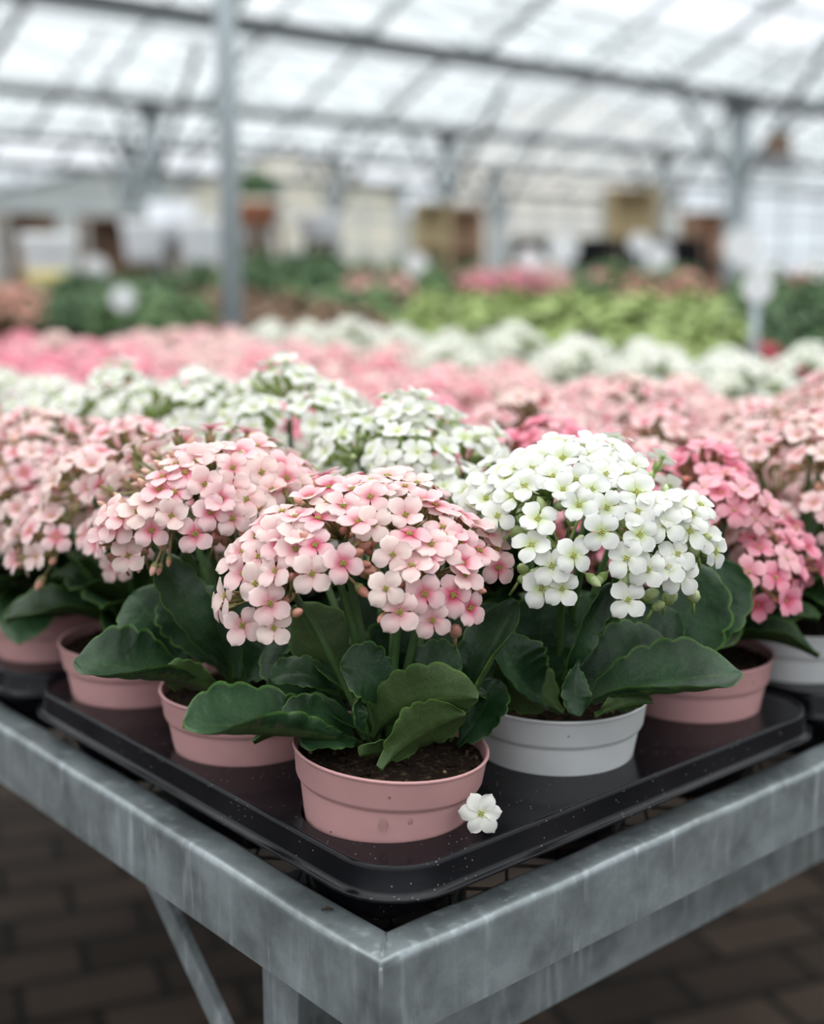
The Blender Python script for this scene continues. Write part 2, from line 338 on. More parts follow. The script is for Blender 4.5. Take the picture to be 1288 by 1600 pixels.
# glazing bars, purlins and ridges of the roof
g = MB(); nb = int((XB - XA) / 1.15)
for k in range(len(GY) - 1):
    y0, y1 = GY[k], GY[k+1]; ym = (y0 + y1) / 2
    for i in range(nb + 1):
        x = XA + i * 1.15
        wd = .07 if i % 2 == 0 else .03
        g.bar((x, y0, GZ+.05), (x, ym, GZ+BAYR-.03), wd, .05); g.bar((x, ym, GZ+BAYR-.03), (x, y1, GZ+.05), wd, .05)
    g.bar((XA, ym, GZ+BAYR), (XB, ym, GZ+BAYR), .06, .06)
    for s_ in (.5,):
        g.bar((XA, y0+2*s_, GZ+.02+BAYR*s_), (XB, y0+2*s_, GZ+.02+BAYR*s_), .03, .04); g.bar((XA, y1-2*s_, GZ+.02+BAYR*s_), (XB, y1-2*s_, GZ+.02+BAYR*s_), .03, .04)
struct(g.build('trim_1', mat('glazing_bar_aluminium', (.46, .50, .52), .5, .3), smooth=False))
for k, y in enumerate(GY):
    g = MB(); g.bar((XA, y, GZ), (XB, y, GZ), .13, .09); g.bar((XA, y, GZ-.28), (XB, y, GZ-.28), .03, .03) if k != 4 else None
    struct(g.build('trim_%d' % (k + 2), steel_dark, smooth=False))
# posts under the gutters
posts = [ (4, 10.5, .15), (5, 6.55, .12), (5, 10.45, .12), (6, 11.9, .12), (6, 15.2, .14), (5, 14.5, .12), (4, 16.3, .15), (6, 8.5, .12)]
plabel = ['grey steel post with diagonal braces at the right of the photo', 'blurred grey post just left of the nearest post', 'thin grey post under the dark beam near the middle',
          'dark grey post in front of the cream wall', 'far grey post right of the middle of the photo', 'far grey post left of the braced post', 'grey post at the far right beyond the braced post', 'far grey post at the left by the white planters']
for (k, xr, wd), lb in zip(posts, plabel):
    x = CAM.x + xr; y = GY[k]
    t = thing('greenhouse_post', (x, y, 0), lb, 'post', 'steel posts carrying the greenhouse roof')
    g = MB(); g.box((-wd/2, -wd/2, 0), (wd/2, wd/2, GZ - .045)); g.build('shaft', steel_blue, t, False)
    g = MB(); g.box((-wd*.9, -wd*.9, 0), (wd*.9, wd*.9, .015)); g.build('base_plate', steel_dark, t, False)
    if xr > 5:
        for sgn in (-1, 1):
            g = MB(); g.bar((0, sgn*wd/2, GZ-.75), (0, sgn*.95, GZ+.42), .05, .05); g.build('brace', steel_dark, t, False)
    g = MB(); g.box((-wd*.8, -wd*.8, GZ-.14), (wd*.8, wd*.8, GZ-.05)); g.build('bracket', steel_dark, t, False)
px_, py_ = CAM.x + 1.99, CAM.y + 3.05; yy = (py_ - GY[0]) % 4.0; zr_ = GZ + .03 + (BAYR - .08) * (min(yy, 4 - yy) / 2)
t = thing('support_pole', (px_, py_, 0), 'slender grey steel pole rising behind the pink flowers left of centre', 'post')
g = MB(); g.tube([(0, 0, 0), (0, 0, zr_)], .029, 20); g.build('shaft', steel_blue, t)
g = MB(); g.tube([(0, 0, 0), (0, 0, .012)], .06, 20); g.build('base_plate', steel_dark, t)
# glazed end walls
def glazed_wall(name, x0, y0, x1, y1, n, zt, dirc):
    a = Vector((x0, y0, 0)); b = Vector((x1, y1, 0)); d = (b - a)
    w0 = MB(); nrm = Vector((-d.y, d.x, 0)).normalized() * .06
    w0.add([a - nrm, b - nrm, b + nrm, a + nrm, a - nrm + Vector((0,0,.5)), b - nrm + Vector((0,0,.5)), b + nrm + Vector((0,0,.5)), a + nrm + Vector((0,0,.5))],
           [(4,5,6,7),(0,1,5,4),(1,2,6,5),(2,3,7,6),(3,0,4,7)])
    wl = struct(w0.build('wall_' + name, mat('grey_plinth_' + name, (.32, .33, .32), .8), smooth=False))
    gg = MB(); gg.add([a + Vector((0,0,.5)), b + Vector((0,0,.5)), b + Vector((0,0,zt)), a + Vector((0,0,zt))], [(0,1,2,3)]); gg.build('glazing', wallglass, wl, False)
    fr = MB()
    for i in range(n + 1):
        p = a + d * (i / n); fr.bar(p + Vector((0,0,.5)), p + Vector((0,0,zt)), .07 if i % 3 == 0 else .035, .06)
    for z in (.53, 1.45, 2.1, zt): fr.bar(a + Vector((0,0,z)), b + Vector((0,0,z)), .05, .07)
    fr.build('glazing_frame', mat('frame_aluminium_' + name, (.42, .47, .49), .5, .2), wl, False)
    return wl
glazed_wall('back', XA, GY[-1], XB, GY[-1], 33, GZ, 1)
glazed_wall('right', XB, GY[-1], XB, GY[0], 30, GZ + .6, 1)

# ------------------------------------------------------------------ bench
RZ = .752
bench = thing('display_bench', (0, 0, 0), 'galvanised steel bench with mesh top carrying the trays of kalanchoes', 'bench')
BX, BY = 1.225, 2.075
RW, RH = .0225, .0445
def rail(name, pts_out, lab=None):
    pass
def profile_rail(p, q, inward, name, m0, m1):
    """box rail with softly rounded top edges, mitred at the ends by m0/m1 (offset along the rail per unit inward)"""
    p = Vector(p); q = Vector(q); d = (q - p).normalized(); n = Vector(inward)
    prof = [(0, -RH), (0, -RH+.0006), (0, -.006), (0, -.004), (.0007, -.0015), (.0022, -.0003), (.004, 0), (.006, 0), (RW-.005, 0), (RW-.003, 0), (RW-.001, -.0006), (RW, -.003), (RW, -.005), (RW, -RH+.0006), (RW, -RH)]
    vs = []; k = len(prof); NS = 60
    for i in range(NS + 1):
        for a, z in prof:
            s0 = p + d * (a * m0); s1 = q - d * (a * m1); c = s0.lerp(s1, i / NS)
            wob = .0004 * math.sin(i * 1.7) + .0003 * math.sin(i * .6 + 1)
            vs.append(c + n * (a + wob * 0) + Vector((0, 0, z + (wob if z > -.03 else 0))))
    fs = [(i*k+j, i*k+(j+1) % k, (i+1)*k+(j+1) % k, (i+1)*k+j) for i in range(NS) for j in range(k)]
    fs += [tuple(range(k)), tuple(NS*k + j for j in reversed(range(k)))]
    b = MB(); b.add(vs, fs); o = b.build(name, GALV, bench); o.data.set_sharp_from_angle(angle=math.radians(50))
    return o
profile_rail((0, 0, RZ), (BX, 0, RZ), (0, 1, 0), 'rail', 1, 1)
profile_rail((0, BY, RZ), (0, 0, RZ), (1, 0, 0), 'rail', 1, 1)
profile_rail((BX, 0, RZ), (BX, BY, RZ), (-1, 0, 0), 'rail', 1, 1)
profile_rail((BX, BY, RZ), (0, BY, RZ), (0, -1, 0), 'rail', 1, 1)
g = MB(); g.tube([(.0011, .0011, RZ-.0022), (.008, .008, RZ+.0002), (.016, .016, RZ+.0002), (.022, .022, RZ-.001)], [.0012, .0011, .001, .0008], 8); g.tube([(.0008,.0008,RZ-.002),(.0008,.0008,RZ-RH+.001)], .0009, 8)
g.build('weld_seam', mat('weld_zinc', (.24, .27, .28), .45, .3, noise=(120, (.16, .18, .19), .4, .6)), bench)
g = MB(); c = .042; n = int((BX + BY) / c) + 2; mz = RZ - .0215
def clipline(a, s):
    # x + s*y = a within the bench
    pts = []
    for x in (.02, BX-.02):
        y = (a - x) * s if s == 1 else (x - a)
        if .02 <= y <= BY-.02: pts.append((x, y))
    for y in (.02, BY-.02):
        x = a - y if s == 1 else a + y
        if .02 <= x <= BX-.02: pts.append((x, y))
    return pts
for i in range(-n, 2 * n):
    for s_ in (1, -1):
        p = clipline(i * c, s_)
        if len(p) >= 2 and (p[0][0]-p[1][0])**2 + (p[0][1]-p[1][1])**2 > 1e-6:
            g.tube([(p[0][0], p[0][1], mz + s_*.0008), (p[1][0], p[1][1], mz + s_*.0008)], .0011, 5)
g.build('wire_mesh', WIRE, bench)
for i in range(1, 7):
    g = MB(); y = BY * i / 7; g.box((.0225, y-.015, RZ-.060), (BX-.0225, y+.015, RZ-.030)); g.build('cross_bar', GALV, bench, False)
g = MB(); g.box((.045, .060, .628), (BX-.05, .083, .668)); o = g.build('lower_rail', GALV, bench, False)
g = MB(); g.box((.05, BY-.105, RZ-.098), (BX-.05, BY-.075, RZ-.052)); g.build('lower_rail', GALV, bench, False)
for lx, ly in ((.055, .137), (BX-.055, .15), (.055, BY-.2), (BX-.055, BY-.2)):
    g = MB(); g.box((lx-.0175, ly-.0175, 0), (lx+.0175, ly+.0175, RZ-.030)); lg = g.build('leg', GALV, bench, False)
    g = MB(); g.box((lx-.03, ly-.03, 0), (lx+.03, ly+.03, .006)); g.build('foot_plate', GALV, lg, False)
g = MB(); g.bar((.040, .325, .712), (.040, .135, .545), .006, .017); g.build('brace', GALV, bench, False)
g = MB(); g.bar((BX-.045, .36, RZ-.05), (BX-.055, .16, RZ-.36), .022, .022); g.build('brace', GALV, bench, False)

# ------------------------------------------------------------------ trays
PITX, PITY = .134, .135
TX0, TY0 = CAM.x + .366, CAM.y + .438         # the corner tray
TLX, TLY = .374, .389
TPX, TPY = .391, .405
TZ = .785
OFFX, OFFY = .0545, .0665
def make_tray():
    m = MB(); R = .032; K = 40; hr = .0475
    xs = [0, OFFX + PITX/2, OFFX + PITX*1.5, TLX]; ys = [0, OFFY + PITY/2, OFFY + PITY*1.5, TLY]
    def rnd(x, y):
        cx = min(max(x, R), TLX - R); cy = min(max(y, R), TLY - R); dx, dy = x - cx, y - cy; l = math.hypot(dx, dy)
        if dx != 0 and dy != 0 and l > R: return (cx + dx/l*R, cy + dy/l*R)
        return (x, y)
    for i in range(3):
        for j in range(3):
            cx, cy = OFFX + PITX*i, OFFY + PITY*j; rr = hr * (.9 if False else 1)
            rr = min(rr, cx - .004 if i == 0 else rr)
            inner = []; outer = []
            for k in range(K):
                t = 2*math.pi*(k + .5)/K; c, s = math.cos(t), math.sin(t)
                inner.append((cx + rr*c, cy + rr*s, 0))
                tx = ((xs[i+1]-cx)/c if c > 0 else (xs[i]-cx)/c); ty = ((ys[j+1]-cy)/s if s > 0 else (ys[j]-cy)/s); tt = min(tx, ty)
                q = rnd(cx + c*tt, cy + s*tt); outer.append((q[0], q[1], 0))
            # exact cell corners keep the sheet closed
            for X in (xs[i], xs[i+1]):
                for Y in (ys[j], ys[j+1]):
                    k = min(range(K), key=lambda k: (outer[k][0]-X)**2 + (outer[k][1]-Y)**2); q = rnd(X, Y); outer[k] = (q[0], q[1], 0)
            m.add(inner + outer, [(k, (k+1) % K, K+(k+1) % K, K+k) for k in range(K)])
            m.lathe([(rr, 0), (rr-.0012, -.002), (rr-.004, -.030), (rr-.0055, -.0515)], K, cx=cx, cy=cy)
            # turn to match: the lathe closes at the bottom
            m.lathe([(rr-.0055, -.0515), (.012, -.0515)], K, cx=cx, cy=cy)
            m.lathe([(rr-.0035, -.002), (rr-.0025, -.030), (rr-.004, -.0535), (.012, -.0535)], K, cx=cx, cy=cy)
    out = []
    for (cx, cy, a0) in ((TLX-R, R, -90), (TLX-R, TLY-R, 0), (R, TLY-R, 90), (R, R, 180)):
        for q in range(9):
            a = math.radians(a0 + q * 90 / 8); out.append((cx, cy, math.cos(a), math.sin(a)))
    prof = [(0, 0), (.0006, .0010), (.0018, .0012), (.0028, .0006), (.0034, -.0012), (.0048, -.0115), (.0054, -.0130), (.0078, -.0136), (.0086, -.0142), (.0086, -.0152), (.0076, -.0158), (.0040, -.0155), (.0030, -.012), (.002, -.002)]
    n = len(out); vs = []
    for o_, z in prof:
        for cx, cy, c, s in out: vs.append((cx + (R+o_)*c, cy + (R+o_)*s, z))
    m.add(vs, [(a*n+b, a*n+(b+1) % n, (a+1)*n+(b+1) % n, (a+1)*n+b) for a in range(len(prof)-1) for b in range(n)])
    me = m.mesh('plant_tray', [TRAYM])
    return me
tray_me = make_tray()
for i in range(3):
    for j in range(5):
        x, y = TX0 + TPX*i, TY0 + TPY*j
        if not any(seen(Vector((x + a*TLX, y + b*TLY, TZ)), 200) for a in (0, .5, 1) for b in (0, .5, 1)): continue
        o = link('plant_tray', tray_me); o.location = (x, y, TZ)
        if (i, j) == (0, 0): lb = 'black plastic plant tray at the bench corner under the front pots'
        else: lb = 'black plastic plant tray, %s along the front rail and %s back along the side rail' % (ORD[i], ORD[j])
        tag(o, lb, 'tray', 'black plant trays on the bench')

# ------------------------------------------------------------------ flowers
def flower_mb(nl=7, nw=6, npet=4, open_=0.0, size=.0112, seed=0, tube=True, dots=True, k=6, twist=.12):
    """faces +z; material 0 petal, 1 calyx, 2 centre"""
    rnd = random.Random(seed); m = MB(); uvr = rnd.random() * .35
    for p in range(npet):
        a0 = 2*math.pi*p/npet + rnd.uniform(-.10, .10); L = size * rnd.uniform(.92, 1.06); W = size * (.445 if npet == 4 else .375) * rnd.uniform(.92, 1.08)
        lift = open_ + rnd.uniform(-.16, .16); rec = rnd.uniform(.15, .55); cup = rnd.uniform(-.25, .30); tw = rnd.uniform(-twist, twist)*2; zoff = (p % 2) * .0003
        vs = []; uv = []
        for i in range(nl + 1):
            t = i / nl; tt = t ** .9
            hw = W * (math.sin(math.pi * (.06 + .94 * tt) ** 1.55) ** .56 if t < 1 else 0)
            hw = max(hw, .00008); 
            hw = max(hw, W * .20) if t < .12 else hw
            r = .0009 + L * (1 - (1-t)**1.08)
            z = .0008*math.sin(t*2.5) - rec * size * .45 * t**2.4
            for j in range(nw + 1):
                s = 2*j/nw - 1
                x = r - .06*L*s*s*(1 if t > .3 else 0); y = s*hw; zz = z - cup*hw*s*s*.55 + tw*y*t + .0003*math.sin(3*s + p*2 + 5*t)
                # open / close: rotate about the base
                c, sn = math.cos(lift), math.sin(lift); xr = .0009 + (x-.0009)*c - zz*sn; zr = (x-.0009)*sn + zz*c + zoff
                vs.append((xr*math.cos(a0) - y*math.sin(a0), xr*math.sin(a0) + y*math.cos(a0), zr)); uv.append((t, uvr))
        fs = [(i*(nw+1)+j, (i+1)*(nw+1)+j, (i+1)*(nw+1)+j+1, i*(nw+1)+j+1) for i in range(nl) for j in range(nw)]
        m.add(vs, fs, uv, 0)
    if tube:
        m.tube([(0,0,-.0115), (0,0,-.010), (0,0,-.006), (0,0,-.002), (0,0,.0002)], [.0010, .0021, .0023, .0014, .0016], k, 1)
        if dots:
            for q in range(4):
                a = q*math.pi/2 + .5; m.tube([(.0017*math.cos(a), .0017*math.sin(a), -.0095), (.0026*math.cos(a), .0026*math.sin(a), -.006), (.0034*math.cos(a), .0034*math.sin(a), -.0025)], [.0011, .0010, .0002], 4, 1)
    if dots:
        for q in range(8):
            a = q*math.pi/4 + .2; rr = .0016 if q % 2 else .0010; m.ball((rr*math.cos(a), rr*math.sin(a), .0007), .00055, 5, 3, 2, stretch=1.2)
        m.ball((0, 0, .0008), .0005, 5, 3, 2)
    else:
        m.ball((0, 0, .0003), .0013, 5, 3, 2, stretch=.5)
    return m
NEARF = {}; MIDF = {}
opens = [-.10, 0, .05, .12, .25, .55, .95]
for ckey in PET:
    cm = CENTREW if ckey == 'W' else CENTRE
    MIDF[ckey] = [flower_mb(4, 3, 4, o_, seed=40+i, dots=False, k=5).mesh('flower', [PET[ckey], CAL[ckey], cm]) for i, o_ in enumerate((0, .1, .25, .5))]
    if ckey in 'PWLHM':
        NEARF[ckey] = [flower_mb(9, 8, 4, o_, seed=i).mesh('flower', [PET[ckey], CAL[ckey], cm]) for i, o_ in enumerate(opens)]
lowfl = [flower_mb(3, 2, 4, o_, seed=60+i, dots=False, tube=False, k=4) for i, o_ in enumerate((0, .15, .3))]
six = flower_mb(9, 8, 6, .05, .0108, seed=3).mesh('flower', [PET['W'], CAL['W'], CENTREW])

def bud(m, p, n, r, mi=1):
    n = Vector(n).normalized(); p = Vector(p)
    m.tube([p - n*r*1.9, p - n*r*.8, p, p + n*r*.9, p + n*r*1.6, p + n*r*2.0], [r*.35, r*.85, r, r*.85, r*.45, r*.08], 8, mi)
    m.tube([p - n*r*2.2, p - n*r*1.2, p - n*r*.4], [r*.5, r*1.0, r*1.04], 7, 0)

def fib_cap(n, ang, jit, rnd):
    out = []; ga = math.pi*(3-math.sqrt(5)); ph = rnd.uniform(0, 6.28)
    for i in range(n):
        ct = 1 - (1 - math.cos(ang)) * (i + .5) / n; t = math.acos(ct) + rnd.uniform(-jit, jit); a = ph + i*ga + rnd.uniform(-jit, jit)
        out.append(Vector((math.sin(t)*math.cos(a), math.sin(t)*math.sin(a), math.cos(t))))
    return out
def rot_to(n):
    return Vector((0, 0, 1)).rotation_difference(Vector(n).normalized()).to_matrix()

# umbels of a generic plant: (radius, z, tilt, azimuth) from the pot's base
def umbel_layout(rnd, wide=1.0, tall=1.0, n2=3, n3=5):
    L = [(0.004, .186*1, .05, rnd.uniform(0, 6.28), 14)]
    a0 = rnd.uniform(0, 6.28)
    for i in range(n2): L.append((.032*wide, .172, .55, a0 + i*6.2832/n2 + rnd.uniform(-.2, .2), 12))
    a1 = a0 + 1.0
    for i in range(n3): L.append((.050*wide, .145 + rnd.uniform(-.008, .008), 1.02, a1 + i*6.2832/n3 + rnd.uniform(-.15, .15), 10))
    return [(Vector((r*math.cos(a), r*math.sin(a), .085 + (z-.085)*tall + rnd.uniform(-.004, .004))), Vector((math.sin(t)*math.cos(a), math.sin(t)*math.sin(a), math.cos(t))), n) for r, z, t, a, n in L]

def cluster_stems(node, n, heads, ck, rnd, base, nb, seg=6):
    """mesh of peduncle, pedicels and buds in plant space; heads = [(position, facing)]"""
    m = MB(); base = Vector(base); node = Vector(node)
    mid = base.lerp(node, .55) + Vector((node.x-base.x, node.y-base.y, 0))*(-.12)
    m.tube([bez(base, mid, node, t/6) for t in range(7)], [.0026, .0025, .0024, .0023, .0022, .0021, .0020], 7, 2)
    for p, d in heads:
        b = p - d*.0112; m.tube([bez(node, node.lerp(b, .5) - d*.002 + n*.002, b, t/3) for t in range(4)], [.0011, .0010, .0009, .0009], 5, 0)
    for q in range(nb):
        dd = fib_cap(20, 1.5, .3, rnd)[rnd.randrange(4, 20)]; dd = rot_to(n) @ dd
        r = rnd.uniform(.0016, .0029); p = node + dd * rnd.uniform(.020, .031)
        m.tube([node, p - dd*r*1.8], .0008, 4, 0); bud(m, p, dd, r)
    return m

def leaf_into(m, base, ctrl, tip, hw, nrm, cup=.25, crinkle=.0012, nl=22, nw=10, scal=7, rnd=random, roll=0.0, th=.0014):
    """fleshy scalloped leaf; material 0 top, 1 underside"""
    cup = cup if isinstance(cup, tuple) else (cup*2, cup*2)
    base, ctrl, tip, nrm = Vector(base), Vector(ctrl), Vector(tip), Vector(nrm).normalized()
    top = []; bot = []; uv = []; ph = rnd.uniform(0, 6.28)
    for i in range(nl + 1):
        t = i/nl; c = bez(base, ctrl, tip, t); d = (bez(base, ctrl, tip, min(1, t+.02)) - bez(base, ctrl, tip, max(0, t-.02))).normalized()
        side = d.cross(nrm)
        if side.length < .1: side = d.orthogonal()
        side.normalize(); up = side.cross(d).normalized()
        if t < .16: wd = hw * (.13 + .17 * (t/.16)**2)
        else:
            u = (t-.16)/.84; wd = hw * (.30*(1-u)**2 + (math.sin(math.pi * (.06 + .94*u)**1.25))**.60 * (1 - .30*(1-u)**2 * 1))
            if u > .999: wd = hw*.10
        sc = (abs(math.sin(scal*math.pi*t + ph)) ** .55) if t > .30 else .55
        wd *= (.845 + .165*sc)
        for j in range(nw + 1):
            s = 2*j/nw - 1; s2 = math.copysign(abs(s)**.85, s)
            cv = (cup[0] if s < 0 else cup[1]) * (.30 + .85*math.sin(math.pi*min(1, t)**.8)) + 1e-4; z = wd*(1-math.cos(cv*abs(s2)))/cv + crinkle*math.sin(9*t + 2.2*s + ph)*abs(s2)**1.5 + crinkle*.8*math.sin(17*t + ph*2)*abs(s)**3 - .0009*(1-abs(s))**3
            hgt = th*(1 - .75*abs(s)**3)
            P = c + side*(math.copysign(math.sin(cv*abs(s2))/cv, s)*wd) + up*z
            top.append(P + up*hgt*.5); bot.append(P - up*hgt*.5 - up*(.0012*(1-abs(s))**6)); uv.append((max(abs(s), 0 if t < .93 else (t-.93)/.07), t))
    W = nw + 1; f1 = [(i*W+j, (i+1)*W+j, (i+1)*W+j+1, i*W+j+1) for i in range(nl) for j in range(nw)]
    o = len(m.v); m.add(top, [tuple(reversed(q)) for q in f1], uv, 0); m.add(bot, f1, uv, 1)
    # rim strip
    ring = [i*W for i in range(nl+1)] + [nl*W+j for j in range(1, W)] + [i*W+nw for i in range(nl-1, -1, -1)] + [j for j in range(nw-1, 0, -1)]
    vs = [top[i] for i in ring] + [bot[i] for i in ring]; n = len(ring)
    m.add(vs, [(i, (i+1) % n, n+(i+1) % n, n+i) for i in range(n)], [(1, .5)]*(2*n), 0)

def generic_leaves(rnd, n=15, r0=.006, big=1.0):
    out = []
    for i in range(n):
        a = i*2.39996 + rnd.uniform(-.25, .25); q = i/(n-1)              # outer, lower first
        L = (.078 - .030*q) * rnd.uniform(.88, 1.12) * big; hw = (.0255 - .008*q)*rnd.uniform(.9, 1.1)*big
        el = -.05 + 1.05*q + rnd.uniform(-.15, .15); z0 = .088 + .020*q
        d = Vector((math.cos(a), math.sin(a), 0)); b = d*r0 + Vector((0, 0, z0))
        rise = Vector((0, 0, 1))
        ctrl = b + d*L*.50*math.cos(el*.8) + rise*L*(.22 + .5*max(0, math.sin(el))); tip = b + d*L*math.cos(el) + rise*L*(math.sin(el)*.9 + rnd.uniform(-.04, .06))
        nr = (rise*math.cos(el*.9) - d*math.sin(el*.9) + Vector((rnd.uniform(-.2, .2), rnd.uniform(-.2, .2), 0)))
        out.append((b, ctrl, tip, hw, nr, rnd.uniform(.15, .5)))
    return out

pot_me = {}
def pot_mb():
    m = MB()
    m.lathe([(.001, 0), (.034, 0), (.0365, .0015), (.0378, .006), (.0480, .0655), (.0483, .0672), (.0498, .0682), (.0506, .0700), (.0521, .0825), (.0526, .0838), (.0532, .0843), (.0530, .0853), (.0522, .0855),
             (.0513, .0848), (.0508, .0820), (.0494, .070), (.047, .064), (.036, .008), (.001, .006)], 56)
    return m
for k in POTM: pot_me[k] = pot_mb().mesh('pot', [POTM[k]])
def soil_mb(seed, chips=26):
    rnd = random.Random(seed); m = MB(); K = 28; R = 10; vs = [(0, 0, .081)]
    for i in range(1, R+1):
        for j in range(K):
            r = .0500*i/R; a = 2*math.pi*j/K; vs.append((r*math.cos(a), r*math.sin(a), .0790 + .003*(1-i/R) + rnd.uniform(-.0011, .0013)))
    fs = [(0, 1+j, 1+(j+1) % K) for j in range(K)] + [(1+i*K+j, 1+(i+1)*K+j, 1+(i+1)*K+(j+1) % K, 1+i*K+(j+1) % K) for i in range(R-1) for j in range(K)]
    m.add(vs, fs)
    for q in range(chips*4):
        a = rnd.uniform(0, 6.28); r = .048*math.sqrt(rnd.random()); m.ball((r*math.cos(a), r*math.sin(a), .0800+rnd.uniform(0, .0012)), rnd.uniform(.0006, .0018), 5, 3, 1 if rnd.random() < .05 else 0, axis=(rnd.random()-.5, rnd.random()-.5, rnd.random()-.2), stretch=rnd.uniform(.7, 1.8))
    return m
soil_me = [soil_mb(i).mesh('soil', [SOIL, PERL]) for i in range(3)]

COLNAME = {'P': 'pale pink', 'L': 'blush pink', 'W': 'white', 'H': 'hot pink', 'M': 'rose pink', 'R': 'crimson'}
PXY = {}
def pot_xy(a, b):
    i, ia = divmod(a, 3); j, jb = divmod(b, 3)
    return TX0 + TPX*i + OFFX + PITX*ia, TY0 + TPY*j + OFFY + PITY*jb
PZ = TZ - .050

# ---- prototypes
def proto_near(ck, seed, wide=1.0, tall=1.0):
    """plant whose flowers and leaves are each an object"""
    rnd = random.Random(seed); root = bpy.data.objects.new('potted_kalanchoe', None); COL.objects.link(root); root.empty_display_size = .02
    link('pot', pot_me['pink'], root); link('soil', soil_me[seed % 3], root)
    for b, c_, t_, hw, nr, cup in generic_leaves(rnd, 18, big=1.08):
        m = MB(); leaf_into(m, b, c_, t_, hw, nr, cup, nl=16, nw=8, rnd=rnd); m.build('leaf', [LEAF_T, LEAF_U], root)
    for node, n, cnt in umbel_layout(rnd, wide, tall, *((4, 7) if ck == 'W' else (3, 6))):
        heads = []
        for d in fib_cap(cnt, 1.12, .13, rnd):
            d = rot_to(n) @ d; p = node + d*rnd.uniform(.026, .032) * (1 if d.z > -.2 else .9); heads.append((p, (d + n*.25 + Vector((0,0,.1))).normalized()))
        cl = cluster_stems(node, n, heads, ck, rnd, (node.x*.08, node.y*.08, .082), 8).build('flower_cluster', [CAL[ck], BUD[ck], STEM_G], root)
        for p, d in heads:
            link('flower', rnd.choice(MIDF[ck]), cl, frame_z(p, d, rnd.uniform(0, 6.28)))
    return root
FARCL = {}
def proto_far(ck, seed):
    rnd = random.Random(seed); root = bpy.data.objects.new('potted_kalanchoe', None); COL.objects.link(root); root.empty_display_size = .02
    link('pot', pot_me['pink'], root); link('soil', soil_me[seed % 3], root)
    m = MB()
    for b, c_, t_, hw, nr, cup in generic_leaves(rnd, 13): leaf_into(m, b, c_, t_, hw, nr, cup, nl=9, nw=4, rnd=rnd)
    m.build('foliage', [LEAF_T, LEAF_U], root)
    for node, n, cnt in umbel_layout(rnd, 1.0, 1.0, 3, 6):
        m = MB(); heads = []
        for d in fib_cap(cnt, 1.12, .13, rnd):
            d = rot_to(n) @ d; heads.append((node + d*rnd.uniform(.026, .032), (d + n*.25).normalized()))
        st = cluster_stems(node, n, heads, ck, rnd, (node.x*.08, node.y*.08, .082), 2)
        m.merge(st, Matrix.Identity(4))
        for p, d in heads:
            q = MB(); q.merge(rnd.choice(lowfl), frame_z(p, d, rnd.uniform(0, 6.28)), rnd.random()*.4); q.m = [{0: 3, 1: 0, 2: 4}[x] for x in q.m]; m.merge(q, Matrix.Identity(4))
        m.build('flower_cluster', [CAL[ck], BUD[ck], STEM_G, PET[ck], CENTRE], root)
    return root
def set_pot(root, kind):
    for ch in root.children:
        if ch.name.split('.')[0] == 'pot': ch.data = pot_me[kind]

